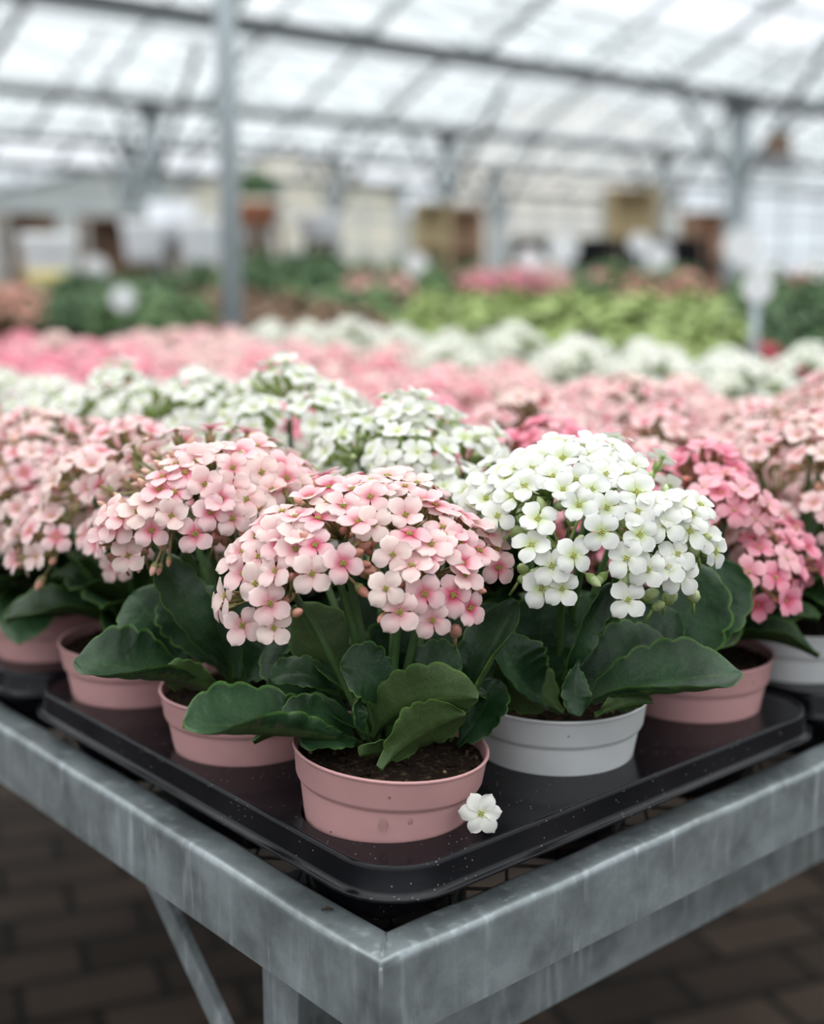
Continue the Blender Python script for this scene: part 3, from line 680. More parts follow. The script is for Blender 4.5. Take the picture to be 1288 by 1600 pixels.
# ---- the three plants at the corner: blossoms and leaves where the photo has them
def hero(ab, ck, potkind, label, depth, dome_c, dome_r, flowers, leaves, nclus, seed, back_n=30, tilt=0.0, extra=None, buds=()):
    x, y = pot_xy(*ab); root = thing('potted_kalanchoe', (x, y, PZ), label, 'potted plant', 'kalanchoes in pots on the bench')
    O = Vector((x, y, PZ)); rnd = random.Random(seed)
    TM = Matrix.Rotation(tilt, 4, FW)
    TM = Matrix.Translation((0,0,.05)) @ TM @ Matrix.Translation((0,0,-.05))
    pot = link('pot', pot_me[potkind], root, TM); so = link('soil', soil_me[seed % 3], root, TM)
    if ab == (1, 0): pot.scale = so.scale = (1.04, 1.04, 1.0)
    C = at(*dome_c); r = Vector(dome_r); heads = []
    for fl in flowers:
        px, py, fx, fy = fl[:4]; roll = math.radians(fl[4]) if len(fl) > 4 and fl[4] is not None else rnd.uniform(0, 6.28); var = fl[5] if len(fl) > 5 else None
        rd = at(px, py, 1) - CAM; oc = CAM - C
        A = sum((rd[i]/r[i])**2 for i in range(3)); B = 2*sum(rd[i]*oc[i]/r[i]**2 for i in range(3)); Cc = sum((oc[i]/r[i])**2 for i in range(3)) - 1
        D = B*B - 4*A*Cc; t = (-B - math.sqrt(D))/(2*A) if D > 0 else -B/(2*A)
        p = CAM + rd*t
        fy = min(.97, fy*1.12) if fy > .4 else fy; fx = fx*1.0 if abs(fx) > .4 else fx; q_ = math.hypot(fx, fy); fx, fy = (fx/q_*.93, fy/q_*.93) if q_ > .93 else (fx, fy)
        fz = math.sqrt(max(.03, 1 - fx*fx - fy*fy)); view = -rd.normalized()
        d = (RT*fx + UP*fy + view*fz).normalized()
        heads.append((p - O, d, roll, var))
    # blossoms over the far side of the dome
    for d in fib_cap(back_n*2, 1.5, .15, rnd):
        p = C + Vector((d.x*r.x, d.y*r.y, d.z*r.z))
        if d.dot(FW) > .0 and len(heads) < len(flowers) + back_n: heads.append((p - O, (d + Vector((0,0,.3))).normalized(), rnd.uniform(0, 6.28), None))
    heads = heads[:99]
    # group into umbels
    P = [h[0] for h in heads]; cen = rnd.sample(P, nclus)
    for _ in range(12):
        g_ = [[] for _ in cen]
        for i, p in enumerate(P): g_[min(range(nclus), key=lambda k: (cen[k]-p).length)].append(i)
        cen = [sum((P[i] for i in q), Vector())/len(q) if q else cen[k] for k, q in enumerate(g_)]
    CO = C - O
    for k, q in enumerate(g_):
        if not q: continue
        n = sum((heads[i][1] for i in q), Vector()); n = (n.normalized() + (cen[k]-CO).normalized()*.8).normalized()
        node = cen[k] - n*.026
        cl = cluster_stems(node, n, [(heads[i][0], heads[i][1]) for i in q], ck, rnd, (node.x*.12, node.y*.12, .082), 10).build('flower_cluster', [CAL[ck], BUD[ck], STEM_G], root)
        for i in q:
            p, d, roll, var = heads[i]
            me = NEARF[ck][var if var is not None else rnd.choice((0, 1, 2, 2, 3, 3, 4, 4, 5))]
            fo = link('flower', me, cl, frame_z(p, d, roll)); s_ = rnd.uniform(.90, 1.03); fo.scale = (s_, s_, s_)
    for px, py, dd, r_ in buds:
        m = MB(); p = at(px, py, dd) - O; nn = sdir(rnd.uniform(-.4, .4), .2, .5); bud(m, p, nn, r_); m.tube([p - nn*r_*2, p - nn*.014 + Vector((0, 0, -.006))], .0008, 5, 0); m.build('bud', [CAL[ck], BUD[ck]], root)
    for (b, c_, t_, hw, nr, cup) in leaves:
        m = MB(); leaf_into(m, at(*b) - O, at(*c_) - O, at(*t_) - O, hw, sdir(*nr), cup, rnd=rnd, nl=44, nw=14); m.build('leaf', [LEAF_T, LEAF_U], root)
    for b, c_, t_, hw, nr, cup in generic_leaves(rnd, 12, big=.85):
        if (t_ - b).dot(FW) < -.012: continue
        m = MB(); leaf_into(m, b, c_, t_, hw, nr, cup, rnd=rnd); m.build('leaf', [LEAF_T, LEAF_U], root)
    return root, pot

front_fl = [(488,896,0,.02,45,2),(422,943,.02,.02,60,2),(428,981,0,-.05,38,1),(379,977,-.25,-.1,60,4),(493,852,-.05,.5,60,3),(536,880,.12,.18,75,3),(537,791,.1,.6,50,4),(431,892,-.6,.3,40,4),
 (429,833,-.2,.55,20,5),(381,896,-.6,.15,30,4),(352,932,-.9,.05,20,4),(341,950,-.93,-.15,60,3),(366,877,-.72,.3,10,4),(380,861,-.6,.5,40,4),(401,839,-.4,.65,70,3),(437,853,-.35,.3,30,4),
 (461,808,-.15,.85),(514,762,-.15,.65),(441,800,-.3,.85),(497,811,-.05,.8),(544,752,-.1,.85),(585,819,0,.10,31,2),(579,777,0,.62,45,3),(614,867,.0,.15,20,3),(674,851,.1,.6,60,4),(718,848,.3,.35,30,4),
 (634,805,.1,.5,50,5),(606,744,.1,.93),(633,760,.1,.8),(603,920,-.05,.12,52,3),(625,956,0,-.02,45,2),(664,928,.02,.05,62,3),(676,969,.12,-.05,55,3),(734,950,.62,-.02,50,4),(727,898,.45,.4,60,4),(779,887,.38,.05,42,3),
 (749,861,.4,.6),(762,833,.45,.65),(742,824,.4,.75),(697,796,.2,.8),(721,806,.4,.8),(681,790,.2,.85),(662,783,.1,.8),(692,824,.2,.65),(666,872,.0,.75),(644,884,0,.7),(722,880,.4,.5),(692,861,.1,.5),(652,755,.1,.85),
 (562,753,-.05,.85),(551,765,-.1,.75),(484,778,-.3,.8),(600,765,0,.8),(415,815,-.4,.75),(462,858,-.1,.35),(560,815,-.1,.7),(465,838,-.1,.7),(405,870,-.4,.4),(400,912,-.5,0),(640,835,.1,.7),(776,858,.6,.5),(580,751,0,.9),(625,740,.1,.9),(512,785,-.1,.8),(708,930,.3,.1),(700,835,.3,.7)]
front_lv = [((560,1160,.69),(430,1130,.645),(288,1132,.615),.027,(0,.8,.6),(2.3,.6)),
 ((592,1200,.652),(640,1135,.665),(727,1112,.655),.0170,(-.35,.5,-.9),.12),
 ((585,1150,.685),(620,1075,.655),(748,1088,.650),.0200,(.05,.35,-.95),(.9,.5)),
 ((615,1110,.680),(590,1040,.665),(532,1042,.660),.0165,(.1,.45,.9),.20),
 ((635,1095,.690),(665,1035,.675),(722,1040,.670),.0175,(0,.6,.8),.20),
 ((612,1100,.705),(625,1030,.700),(700,975,.700),.0300,(.0,.12,1),.15),
 ((592,1110,.715),(545,1060,.700),(462,945,.705),.0230,(.25,.1,-.95),.20),
 ((530,1085,.700),(480,1035,.685),(424,1062,.680),.0120,(0,.75,.6),.25),
 ((550,1150,.685),(500,1100,.665),(438,1128,.655),.0125,(0,.75,.65),.30),
 ((572,1155,.670),(548,1120,.662),(560,1090,.665),.0060,(.8,.2,.5),.50),
 ((702,1155,.700),(740,1060,.680),(808,938,.695),.0190,(-.75,.2,.6),(1.3,1.3)),
 ((715,1165,.700),(752,1120,.690),(778,1062,.700),.0160,(-.4,.3,.85),.30),
 ((590,1090,.735),(560,1000,.735),(545,925,.740),.0200,(.1,.2,.97),.15),
 ((690,1100,.735),(740,1030,.730),(775,945,.740),.0230,(-.1,.2,.97),.15),
 ((560,1160,.68),(520,1150,.665),(470,1160,.66),.012,(.0,.9,.4),.2),
 ((640,1180,.675),(610,1165,.67),(560,1175,.665),.010,(.0,.6,-.5),.2),
 ((540,1120,.73),(470,1040,.72),(420,1000,.73),.022,(.2,.3,.9),.2)]
r0, pot0 = hero((0, 0), 'P', 'pink', 'pale pink kalanchoe in a pink pot at the very front corner of the tray', .70, (563, 905, .705), (.080, .080, .058),
     front_fl, front_lv, 9, 11, 26, tilt=math.radians(4.0), buds=((553,817,.652,.0028),(465,957,.64,.0024),(456,902,.64,.0024),(560,848,.66,.0026),(583,850,.655,.002),(712,985,.655,.0034),(448,880,.66,.0022),(576,862,.66,.002)))
m = MB(); m.lathe([(.0026, 0), (.0023, .0006), (.0015, .0011), (.0001, .0013)], 12)
WATER = mat('water', (1, 1, 1), .03, 0, .5); WATER.node_tree.nodes['Principled BSDF'].inputs['Transmission Weight'].default_value = 1; WATER.node_tree.nodes['Principled BSDF'].inputs['IOR'].default_value = 1.33
O0 = Vector((*pot_xy(0, 0), PZ))
for px, py, sc in ((599,1288,1), (641,1283,.55)):
    rd = (at(px, py, 1) - CAM); rd2 = Vector((rd.x, rd.y, 0)); best = None
    c0 = O0
    for k in range(4000):
        t = .60 + k*.00003; p = CAM + rd*t; zz = p.z - c0.z; rr = .0378 + (.0480-.0378)*(zz-.006)/.0595
        if math.hypot(p.x-c0.x, p.y-c0.y) <= rr: best = p; break
    if best:
        nn = Vector((best.x-c0.x, best.y-c0.y, -.004)).normalized(); d_ = link('water_drop', m.mesh('water_drop', [WATER]), r0, frame_z(best - O0 + nn*.0002, nn)); d_.scale = (sc, sc*1.4, sc)
        d_['label'] = 'clear water drop'

white_fl = [(863,884,0,.08,45,2),(879,920,.05,0,35,2),(847,919,-.15,0,62,3),(900,750,0,.35,60,3),(778,806,-.1,.35,50,3),(949,793,0,.2,55,2),(941,831,0,.02,42,2),(905,789,-.1,.35,60,4),(841,811,.05,.5,30,4),(831,852,-.1,.6),
 (896,868,.35,.2,50,3),(851,716,0,.5),(831,732,-.1,.5),(908,700,0,.65),(872,690,0,.8),(922,712,.1,.6),(938,728,.1,.45),(728,767,-.4,.5),(740,785,-.4,.4),(767,753,-.3,.7),(760,779,-.25,.55),(793,747,-.2,.7),(807,733,-.35,.6),(880,716,0,.6),(849,698,-.15,.8),
 (982,937,.02,-.02,42,2),(1013,890,.05,.05,30,2),(980,873,-.3,.2,50,3),(1059,866,.4,.3),(1064,902,.25,.1,40,3),(1040,821,.02,.35,45,3),(1031,777,0,.75),(1061,785,.2,.65),(1094,789,.4,.6),(1082,805,.3,.5),(1101,838,.5,.3),(1118,862,.75,.0),(997,799,.25,.3),
 (995,769,.3,.5),(979,743,.3,.5),(981,714,.4,.65),(960,698,.3,.75),(926,694,.1,.8),(1013,783,.1,.6),(964,716,.2,.6),(948,741,.1,.5),(1000,835,.3,.2),(820,760,-.2,.5),(800,775,-.2,.5),(865,745,-.1,.6),(890,690,0,.85),(825,712,-.3,.75),(785,735,-.3,.75),(1050,800,.1,.6),(1078,830,.3,.3),(750,760,-.4,.6),(880,765,-.1,.6),(990,728,.45,.5),(1045,885,.2,.25),(925,765,0,.5)]
white_lv = [((895,1105,.722),(1000,1062,.69),(1160,1052,.695),.0255,(0,.8,.65),(.6,1.7)),
 ((868,1100,.725),(800,1080,.70),(783,985,.70),.0230,(.55,.4,.7),(1.3,1.0)),
 ((905,1030,.70),(892,1080,.695),(908,1118,.695),.0085,(.1,.1,1),.2),
 ((900,1085,.73),(970,1010,.72),(1045,1012,.73),.0210,(0,.6,.8),.2),
 ((878,1112,.725),(830,1080,.715),(778,1035,.72),.0190,(-.2,.3,-.9),.2),
 ((930,1116,.70),(970,1095,.69),(1018,1094,.70),.0080,(0,.5,-.8),.2),
 ((882,1065,.71),(905,1000,.69),(955,912,.70),.0095,(.5,.1,.8),.5),
 ((1000,1060,.75),(1090,1000,.74),(1085,878,.755),.0260,(-.2,.1,.97),.15),
 ((1040,1030,.77),(1150,960,.76),(1125,875,.77),.0200,(-.2,.1,.97),.15),
 ((950,1070,.74),(1000,1010,.73),(1056,955,.74),.0210,(.1,.3,.9),.15),
 ((860,1090,.75),(830,990,.74),(860,930,.74),.022,(.1,.2,.97),.2),
 ((905,1080,.75),(930,1000,.74),(920,930,.75),.022,(.0,.2,.97),.2)]
hero((1, 0), 'W', 'white', 'potted kalanchoe with white blossoms in the white pot beside the front pink pot', .73, (918, 850, .735), (.080, .080, .062),
     white_fl, white_lv, 9, 23, 14, buds=((817,889,.68,.003),(822,903,.68,.0028),(835,895,.68,.0022),(1017,929,.68,.0034),(1048,932,.68,.0038),(1030,946,.68,.0026),(973,913,.68,.0028),(984,908,.68,.0022),(1084,930,.685,.0036),(877,788,.69,.0030),(896,810,.69,.0034),(936,755,.69,.0036),(862,733,.69,.003),(868,745,.69,.003),(1070,850,.69,.003),(1085,860,.69,.0036),(808,833,.69,.004)))

left_fl = [(200,868,-.1,0,48,2),(237,829,0,.25,50,3),(305,834,.02,.02,50,2),(364,763,0,.15,-50,2),(364,731,0,.45,60,3),(409,738,.15,.35,50,3),(364,810,0,.12,60,3),(268,806,0,.2,20,5),(307,721,0,.45),(320,757,0,.3,20,5),(405,795,.1,.45),
 (448,747,.35,.3),(158,850,-.92,0,30,3),(170,798,-.6,.45),(192,808,-.3,.45),(183,823,-.4,.2),(232,783,-.1,.55),(273,769,-.1,.5),(345,698,0,.82),(402,697,.1,.8),(376,708,0,.7),(422,713,.2,.65),(437,727,.35,.5),(289,739,-.1,.6),(445,792,.35,.5),(215,800,-.2,.5),
 (250,765,-.2,.65),(385,780,.1,.4),(330,710,0,.75),(300,705,-.1,.85),(470,760,.5,.5),(425,765,.2,.4),(345,780,0,.4),(275,725,-.2,.8),(455,728,.4,.7),(330,800,0,.2),(165,828,-.7,.2),(485,745,.5,.6),(255,745,-.3,.75),(395,720,.1,.6)]
left_lv = [((335,1072,.75),(225,1045,.70),(116,1032,.70),.0265,(0,.8,.6),(1.7,.7)),
 ((352,1035,.75),(300,970,.72),(248,858,.735),.0150,(.55,.1,.8),.3),
 ((342,1088,.735),(300,1050,.72),(253,1058,.715),.0120,(0,.4,-.8),.2),
 ((350,1050,.77),(300,960,.76),(270,920,.77),.022,(.2,.3,.9),.2),
 ((300,1060,.77),(240,960,.76),(205,930,.77),.022,(.2,.3,.9),.2),
 ((370,1060,.76),(380,980,.75),(350,900,.76),.022,(-.2,.2,.95),.2),
 ((380,1070,.75),(420,1010,.73),(440,960,.74),.018,(-.3,.3,.9),.3)]
hero((0, 1), 'L', 'pink', 'potted kalanchoe with blush pink blossoms directly behind and left of the front pink pot', .76, (322, 800, .765), (.074, .074, .050),
     left_fl, left_lv, 8, 31, 26, buds=((326,790,.72,.0030),(343,830,.72,.0024),(338,845,.72,.0022),(230,850,.72,.0026),(226,861,.72,.0022),(200,829,.72,.0028),(385,760,.72,.0024),(178,872,.72,.003),(350,845,.725,.0024)))

# fallen blossom resting on the tray against the front pot
fp = at(752, 1271, .655)
fb = link('fallen_flower', six, None, frame_z(fp, sdir(-.02, .12, .98), math.radians(60))); fb.scale = (1.02, 1.02, 1.02)
tag(fb, 'fallen white six-petalled blossom lying on the black tray against the front pink pot', 'flower')
m = MB(); m.tube([(0,0,0), (.003, .0005, .0006), (.0062, 0, .0002)], [.0006, .0009, .0004], 6)
tw = m.build('twig_fragment', mat('dark_bark', (.03, .02, .012), .9)); q = at(502, 1421, 1) - CAM; q = CAM + q * ((RZ + .0009 - CAM.z)/q.z); tw.location = q; tw.rotation_euler = (0, 0, -.75)
tag(tw, 'tiny brown twig fragment lying on the top of the left bench rail', 'twig')

# ------------------------------------------------------------------ the rest of the kalanchoes
TABLE = ['PWHLLLWWW', 'LWHLLLLWW', 'LWHLLLLWW', 'LWHHLLLWW', 'LWHMMLLWW', 'LWHHMLLWW', 'LWMMLLLLW', 'LWHHLLMWW',
         'PWHHLMMLW', 'LWHHHLLPW', 'LWHHHLPLW', 'LWHHHHLLW', 'LWMHHHLLW', 'LHHHHLLLL', 'HHHHHHLLP']
NEARP = {}; FARP = {}
rg = random.Random(99)
done = {(0,0), (1,0), (0,1)}
UNIQ = {(0,2): 'blush pink kalanchoe in pot, third pot back along the left edge of the corner tray',
        (2,0): 'hot pink kalanchoe in a pink pot at the right end of the corner tray',
        (1,1): 'white kalanchoe in pot seen between the front pink dome and the front white one',
        (2,1): 'potted kalanchoe with hot pink blossoms half hidden behind the front white plant',
        (3,0): 'blush kalanchoe in a white pot at the right edge of the photo',
        (0,3): 'blush pink kalanchoe on the second tray back, at the left edge of the photo'}
for b in range(15):
    for a in range(9):
        if (a, b) in done: continue
        x, y = pot_xy(a, b); P0 = Vector((x, y, PZ + .19))
        if not seen(P0, 190): continue
        ck = TABLE[b][a]; d = proj(P0)[2]
        if d < 1.22: D, mk = NEARP, proto_near
        else: D, mk = FARP, proto_far
        lst = D.setdefault(ck, [])
        lim = 2
        if len(lst) < lim:
            if mk is proto_near: o = proto_near(ck, 100 + 7*len(lst) + ord(ck), 1.12 if ck == 'W' else 1.0, (1.36 if ck == 'W' else 1.15))
            else: o = proto_far(ck, 200 + 7*len(lst) + ord(ck))
            lst.append(o)
        else: o = copy_tree(rg.choice(lst))
        o.location = (x + rg.uniform(-.002, .002), y + rg.uniform(-.002, .002), PZ); o.rotation_euler = (0, 0, rg.uniform(0, 6.28))
        if (a, b) == (2, 0): o.rotation_euler = (0, 0, .6)
        dz = rg.uniform(-.008, .012) + (.018 if (ck == 'W' and D is FARP) else (.008 if ck == 'W' else 0)) + (.010 if a == 8 and b > 4 else 0)
        for ch in o.children:
            if ch.name.startswith('flower_cluster'): ch.location.z = dz
        set_pot(o, 'white' if ck == 'W' or (a, b) == (3, 0) else 'pink')
        lb = UNIQ.get((a, b)) or '%s kalanchoe in pot, %s back from the front rail, %s from the left rail' % (COLNAME[ck], ORD[b], ORD[a])
        tag(o, lb, 'potted plant', 'kalanchoes in pots on the bench')

# ------------------------------------------------------------------ background benches and plants
def leaf_ball_mb(rnd, n, R, H, z0, lw, ll, mats=1, flo=0, fr=.02):
    m = MB()
    for i in range(n):
        t = math.acos(1 - rnd.random()*1.15); a = rnd.uniform(0, 6.28); q = rnd.uniform(.55, 1)
        d = Vector((math.sin(t)*math.cos(a), math.sin(t)*math.sin(a), math.cos(t))); p = Vector((d.x*R*q, d.y*R*q, z0 + d.z*H*q))
        n_ = (d + Vector((rnd.uniform(-.6, .6), rnd.uniform(-.6, .6), rnd.uniform(-.2, .6)))).normalized(); s_ = n_.cross((d.x, d.y, d.z + .3)).normalized() if n_.cross((d.x, d.y, d.z+.3)).length > .05 else n_.orthogonal()
        f_ = s_.cross(n_); L = ll*rnd.uniform(.7, 1.3); W = lw*rnd.uniform(.7, 1.2)
        m.add([p - f_*L*.5, p + s_*W*.5 + n_*W*.1, p + f_*L*.5 - n_*L*.15, p - s_*W*.5 + n_*W*.1], [(0,1,2,3)], [(.3,0),(.6,.4),(.3,1),(.6,.5)])
    for i in range(flo):
        t = math.acos(1 - rnd.random()*.9); a = rnd.uniform(0, 6.28); p = Vector((math.sin(t)*math.cos(a)*R*1.02, math.sin(t)*math.sin(a)*R*1.02, z0 + math.cos(t)*H*1.05)); m.ball(p, fr*rnd.uniform(.7, 1.2), 6, 4, 1, stretch=.6)
    return m
def folmat(name, c1, c2): return mat(name, c1, .55, noise=(22, c2, .35, .7))
F_LG = folmat('light_green_foliage', (.24, .33, .085), (.36, .44, .16)); F_DG = folmat('dark_green_foliage', (.030, .085, .025), (.08, .15, .05)); F_MG = folmat('mid_green_foliage', (.06, .135, .035), (.13, .22, .07))
F_BR = folmat('brown_foliage', (.16, .085, .05), (.28, .18, .10)); F_PK = mat('pink_blossom', (.72, .25, .30), .6); F_RD = mat('red_blossom', (.55, .05, .09), .6); F_WH = mat('white_blossom', (.85, .86, .84), .6); F_OR = mat('coral_blossom', (.62, .30, .23), .6); F_SP = mat('salmon_blossom', (.75, .40, .36), .6)
TERRA = mat('terracotta', (.36, .14, .08), .7); GREYP = mat('grey_plastic_pot', (.08, .085, .09), .5); WHP = mat('white_glazed_pot', (.80, .81, .82), .35); YEL = mat('yellow_band', (.75, .62, .22), .5)
WOOD = mat('brown_wood', (.13, .075, .045), .7, noise=(6, (.21, .13, .08), .35, .65)); BLK = mat('black_plastic', (.012, .013, .014), .5); TANW = mat('tan_board', (.42, .34, .20), .7); CREAM = mat('cream_render', (.74, .68, .55), .9); CARD = mat('brown_card', (.35, .24, .16), .8)
LINEN = mat('white_fleece', (.78, .80, .83), .8)
def small_pot(m_, r, h, mi=0): m_.lathe([(.001, 0), (r*.7, 0), (r*.93, h*.8), (r, h*.82), (r, h), (r*.92, h), (r*.88, h*.85), (.001, h*.85)], 20, m=mi)
BG = {}
def bushy(key, potm, fol, R, H, potr=.055, poth=.09, n=170, lw=.035, ll=.06, flo=None, fm=None, fr=.02):
    if key in BG: return BG[key]
    rnd = random.Random(len(BG) + 5); root = bpy.data.objects.new('potted_plant', None); COL.objects.link(root); root.empty_display_size = .02
    m = MB(); small_pot(m, potr, poth); m.build('pot', potm, root)
    m = leaf_ball_mb(rnd, n, R, H, poth + H*.25, lw, ll); m.build('foliage', fol, root)
    if flo:
        m = MB()
        for i in range(flo):
            t = math.acos(1 - rnd.random()*.9); a = rnd.uniform(0, 6.28); p = Vector((math.sin(t)*math.cos(a)*R*1.02, math.sin(t)*math.sin(a)*R*1.02, poth + H*.25 + math.cos(t)*H*1.05))
            n_ = Vector((math.sin(t)*math.cos(a), math.sin(t)*math.sin(a), math.cos(t)))
            m.tube([p - n_*.03, p, p + n_*fr*.3, p + n_*fr*.2], [.002, .003, fr, .002], 7)
        m.build('blossoms', fm, root)
    BG[key] = [root, 0]; return BG[key]
def place(key, loc, label, group, rz=None, sc=1.0, cat='potted plant', args=None):
    e = bushy(key, *args) if args else BG[key]
    o = e[0] if e[1] == 0 else copy_tree(e[0]); e[1] += 1
    o.location = loc; o.rotation_euler = (0, 0, rg.uniform(0, 6.28)); o.scale = (sc, sc, sc); tag(o, label, cat, group); return o
ARG = {
 'lg': (GREYP, F_LG, .115, .13, .055, .09, 190, .035, .06), 'dg': (GREYP, F_DG, .13, .17, .06, .10, 200, .04, .07), 'mg': (GREYP, F_MG, .12, .15, .06, .09, 190, .035, .06),
 'br': (TERRA, F_BR, .11, .12, .06, .09, 180, .03, .06), 'pk': (GREYP, F_MG, .11, .12, .06, .09, 120, .035, .06, 60, F_PK, .022), 'sp': (GREYP, F_MG, .11, .12, .06, .09, 120, .035, .06, 60, F_SP, .022),
 'rd': (GREYP, F_DG, .11, .12, .06, .09, 120, .035, .06, 60, F_RD, .022), 'or': (TERRA, F_MG, .11, .12, .06, .09, 120, .035, .06, 50, F_OR, .022), 'wh': (GREYP, F_MG, .11, .12, .06, .09, 120, .035, .06, 60, F_WH, .022),
}
KIND = {'lg': 'pale green pot plant', 'dg': 'dark green pot plant', 'mg': 'mid green pot plant', 'br': 'brownish pot plant', 'pk': 'pink flowered plant', 'sp': 'salmon flowered plant', 'rd': 'red flowered plant', 'or': 'coral flowered plant', 'wh': 'white flowered plant'}
def long_bench(x0, x1, y0, y1, z, label):
    t = thing('plant_bench', ((x0+x1)/2, (y0+y1)/2, 0), label, 'bench'); hx, hy = (x1-x0)/2, (y1-y0)/2
    m = MB(); m.box((-hx, -hy, z-.02), (hx, hy, z)); m.build('bench_top', mat('bench_mat', (.10, .10, .09), .8), t, False)
    for s_ in (-1, 1):
        m = MB(); m.box((s_*hx-.02, -hy-.02, z-.05), (s_*hx+.02, hy+.02, z+.03)); m.build('rail', steel_blue, t, False)
        m = MB(); m.box((-hx-.02, s_*hy-.02, z-.05), (hx+.02, s_*hy+.02, z+.03)); m.build('rail', steel_blue, t, False)
        for q in (-.85, 0, .85):
            m = MB(); m.box((s_*hx*.85-.02, q*hy-.02, 0), (s_*hx*.85+.02, q*hy+.02, z-.02)); m.build('leg', steel_blue, t, False)
def fill(x0, x1, y0, y1, z, pitch, fn, where):
    nx, ny = int((x1-x0)/pitch), int((y1-y0)/pitch)
    for i in range(nx + 1):
        for j in range(ny + 1):
            x = x0 + (i + .5)*(x1-x0)/(nx+1) + rg.uniform(-.02, .02); y = y0 + (j+.5)*(y1-y0)/(ny+1) + rg.uniform(-.02, .02)
            p = Vector((x, y, z + .15))
            if not seen(p, 60): continue
            px, py, d = proj(p)
            k = fn(px, py, x, y, i, j)
            if not k: continue
            sc = rg.uniform(.9, 1.12)
            if isinstance(k, tuple): k, sc = k[0], k[1]*sc
            place(k, (x, y, z), '%s %s, %s row back, %s from the right' % (KIND[k], where, ORD[i], ORD[j]), KIND[k].replace('plant', 'plants', 1) + ' ' + where, sc=sc, args=ARG[k])
cx, cy = CAM.x, CAM.y
B2 = (cx+2.25, cx+3.75, cy+.9, cy+7.0)
long_bench(*B2, .74, 'long grey bench of leafy plants right behind the kalanchoe bench')
def f2(px, py, x, y, i, j):
    r = rg.random()
    if px > 1165: return ('rd', .66) if i <= 1 else ('dg', .78)
    if px > 625: return ('rd', .68) if (i == 0 and abs(px - 1030) < 28) else 'lg'
    if px > 270: return 'br' if r < .94 else 'mg'
    return ('mg' if r < .55 else 'dg') if px > 95 else ('or' if r < .6 else 'mg')
fill(*B2, .74, .24, f2, 'on the bench behind')
B3 = (cx+4.7, cx+6.2, cy+1.6, cy+8.4)
long_bench(*B3, .80, 'second grey bench of flowering plants farther back')
def f3(px, py, x, y, i, j):
    r = rg.random()
    if 1085 < px < 1160: return None
    if px > 1170: return ('mg' if r < .3 else 'dg', .85)
    if px > 935: return ('or' if r < .3 else 'mg', 1.1)
    if px > 560: return ('sp' if r < .5 else ('pk' if r < .75 else 'mg'), 1.05)
    if px > 380: return ('dg' if r < .5 else 'mg', 1.3)
    return ('mg' if r < .6 else 'dg', 1.1)
fill(*B3, .80, .36, f3, 'on the second bench')
B4 = (cx+7.4, cx+8.9, cy+3, cy+11.5)
long_bench(*B4, .80, 'third grey bench of mixed plants towards the far wall')
def f4(px, py, x, y, i, j):
    r = rg.random()
    if 1085 < px < 1160: return None
    if px > 760 and r < .25: return ('wh', 1.3)
    return (('dg' if r < .5 else 'mg') if r < .8 else 'or', 1.2)
fill(*B4, .80, .55, f4, 'on the third bench')

def simple(name, m, mt, loc, label, cat, group=None, smooth=False):
    o = m.build(name, mt, None, smooth); o.location = loc; return tag(o, label, cat, group)
def onto(px, py, d, zbase):
    p = at(px, py, d); return Vector((p.x, p.y, zbase)), p.z
# tall white planters and pots
def planter(px, d, ztop, r, h, label, plant=None, mt=WHP, band=False, zb=None):
    p, _ = onto(px, 425, d, 0); zb = ztop - h if zb is None else zb
    t = thing('planter', (p.x, p.y, zb), label, 'planter')
    m = MB(); m.lathe([(.001, 0), (r*.72, 0), (r*.80, h*.15), (r*.97, h*.85), (r, h*.9), (r, h), (r*.9, h), (r*.86, h*.9), (.001, h*.88)], 28); m.build('pot', mt, t)
    if band: m = MB(); m.lathe([(r*.735, .002), (r*.82, h*.2), (r*.88, h*.34), (r*.86, h*.34)], 28); m.build('band', YEL, t)
    if plant:
        m = leaf_ball_mb(random.Random(int(px)), 160, r*plant[1], r*plant[1]*.9, h + r*.5, .07, .11); m.build('foliage', plant[0], t)
    return t, p, zb
def stand(p, z, label, w=.35):
    t = thing('display_stand', (p.x, p.y, 0), label, 'stand')
    m = MB(); m.box((-w, -w, z-.03), (w, w, z)); m.build('shelf', WOOD, t, False)
    for a in (-1, 1):
        for b in (-1, 1):
            m = MB(); m.box((a*w*.9-.02, b*w*.9-.02, 0), (a*w*.9+.02, b*w*.9+.02, z-.03)); m.build('leg', WOOD, t, False)
def zat(py, d): return at(644, py, d).z
t, p, zb = planter(78, 9.0, zat(366, 9), .20, .38, 'large white pot with a yellow lower band at the left edge of the photo', band=True); stand(p, zb, 'wooden stand under the white pot with the yellow band', .22)
for px, py, d, r, h, lb in ((228,345,10.5,.19,.34,'left one of the three white planters behind the second post'), (272,318,10.8,.21,.36,'tallest of the three white planters behind the second post'), (315,345,10.5,.19,.36,'white planter left of the nearest post'), (400,345,11.5,.20,.20,'low white planter under the round green bush'), (500,335,11.5,.22,.24,'low white planter in front of the cream wall')):
    t, p, zb = planter(px, d, zat(py, d), r, h, lb, mt=LINEN); stand(p, zb, 'wooden display stand under the ' + lb.replace('left one', 'leftmost').replace('tallest of', 'tallest of'), .095)
t, p, zb = planter(403, 11.0, zat(318, 11), .20, .18, 'terracotta planter with a round dark green bush right of the nearest post', plant=(F_DG, 1.0), mt=TERRA); 
m = MB(); m.tube([(0,0,.0),(0,0,2.9-zb)], .006, 5)
stand(p, zb, 'tall wooden stand carrying the round green bush', .16)
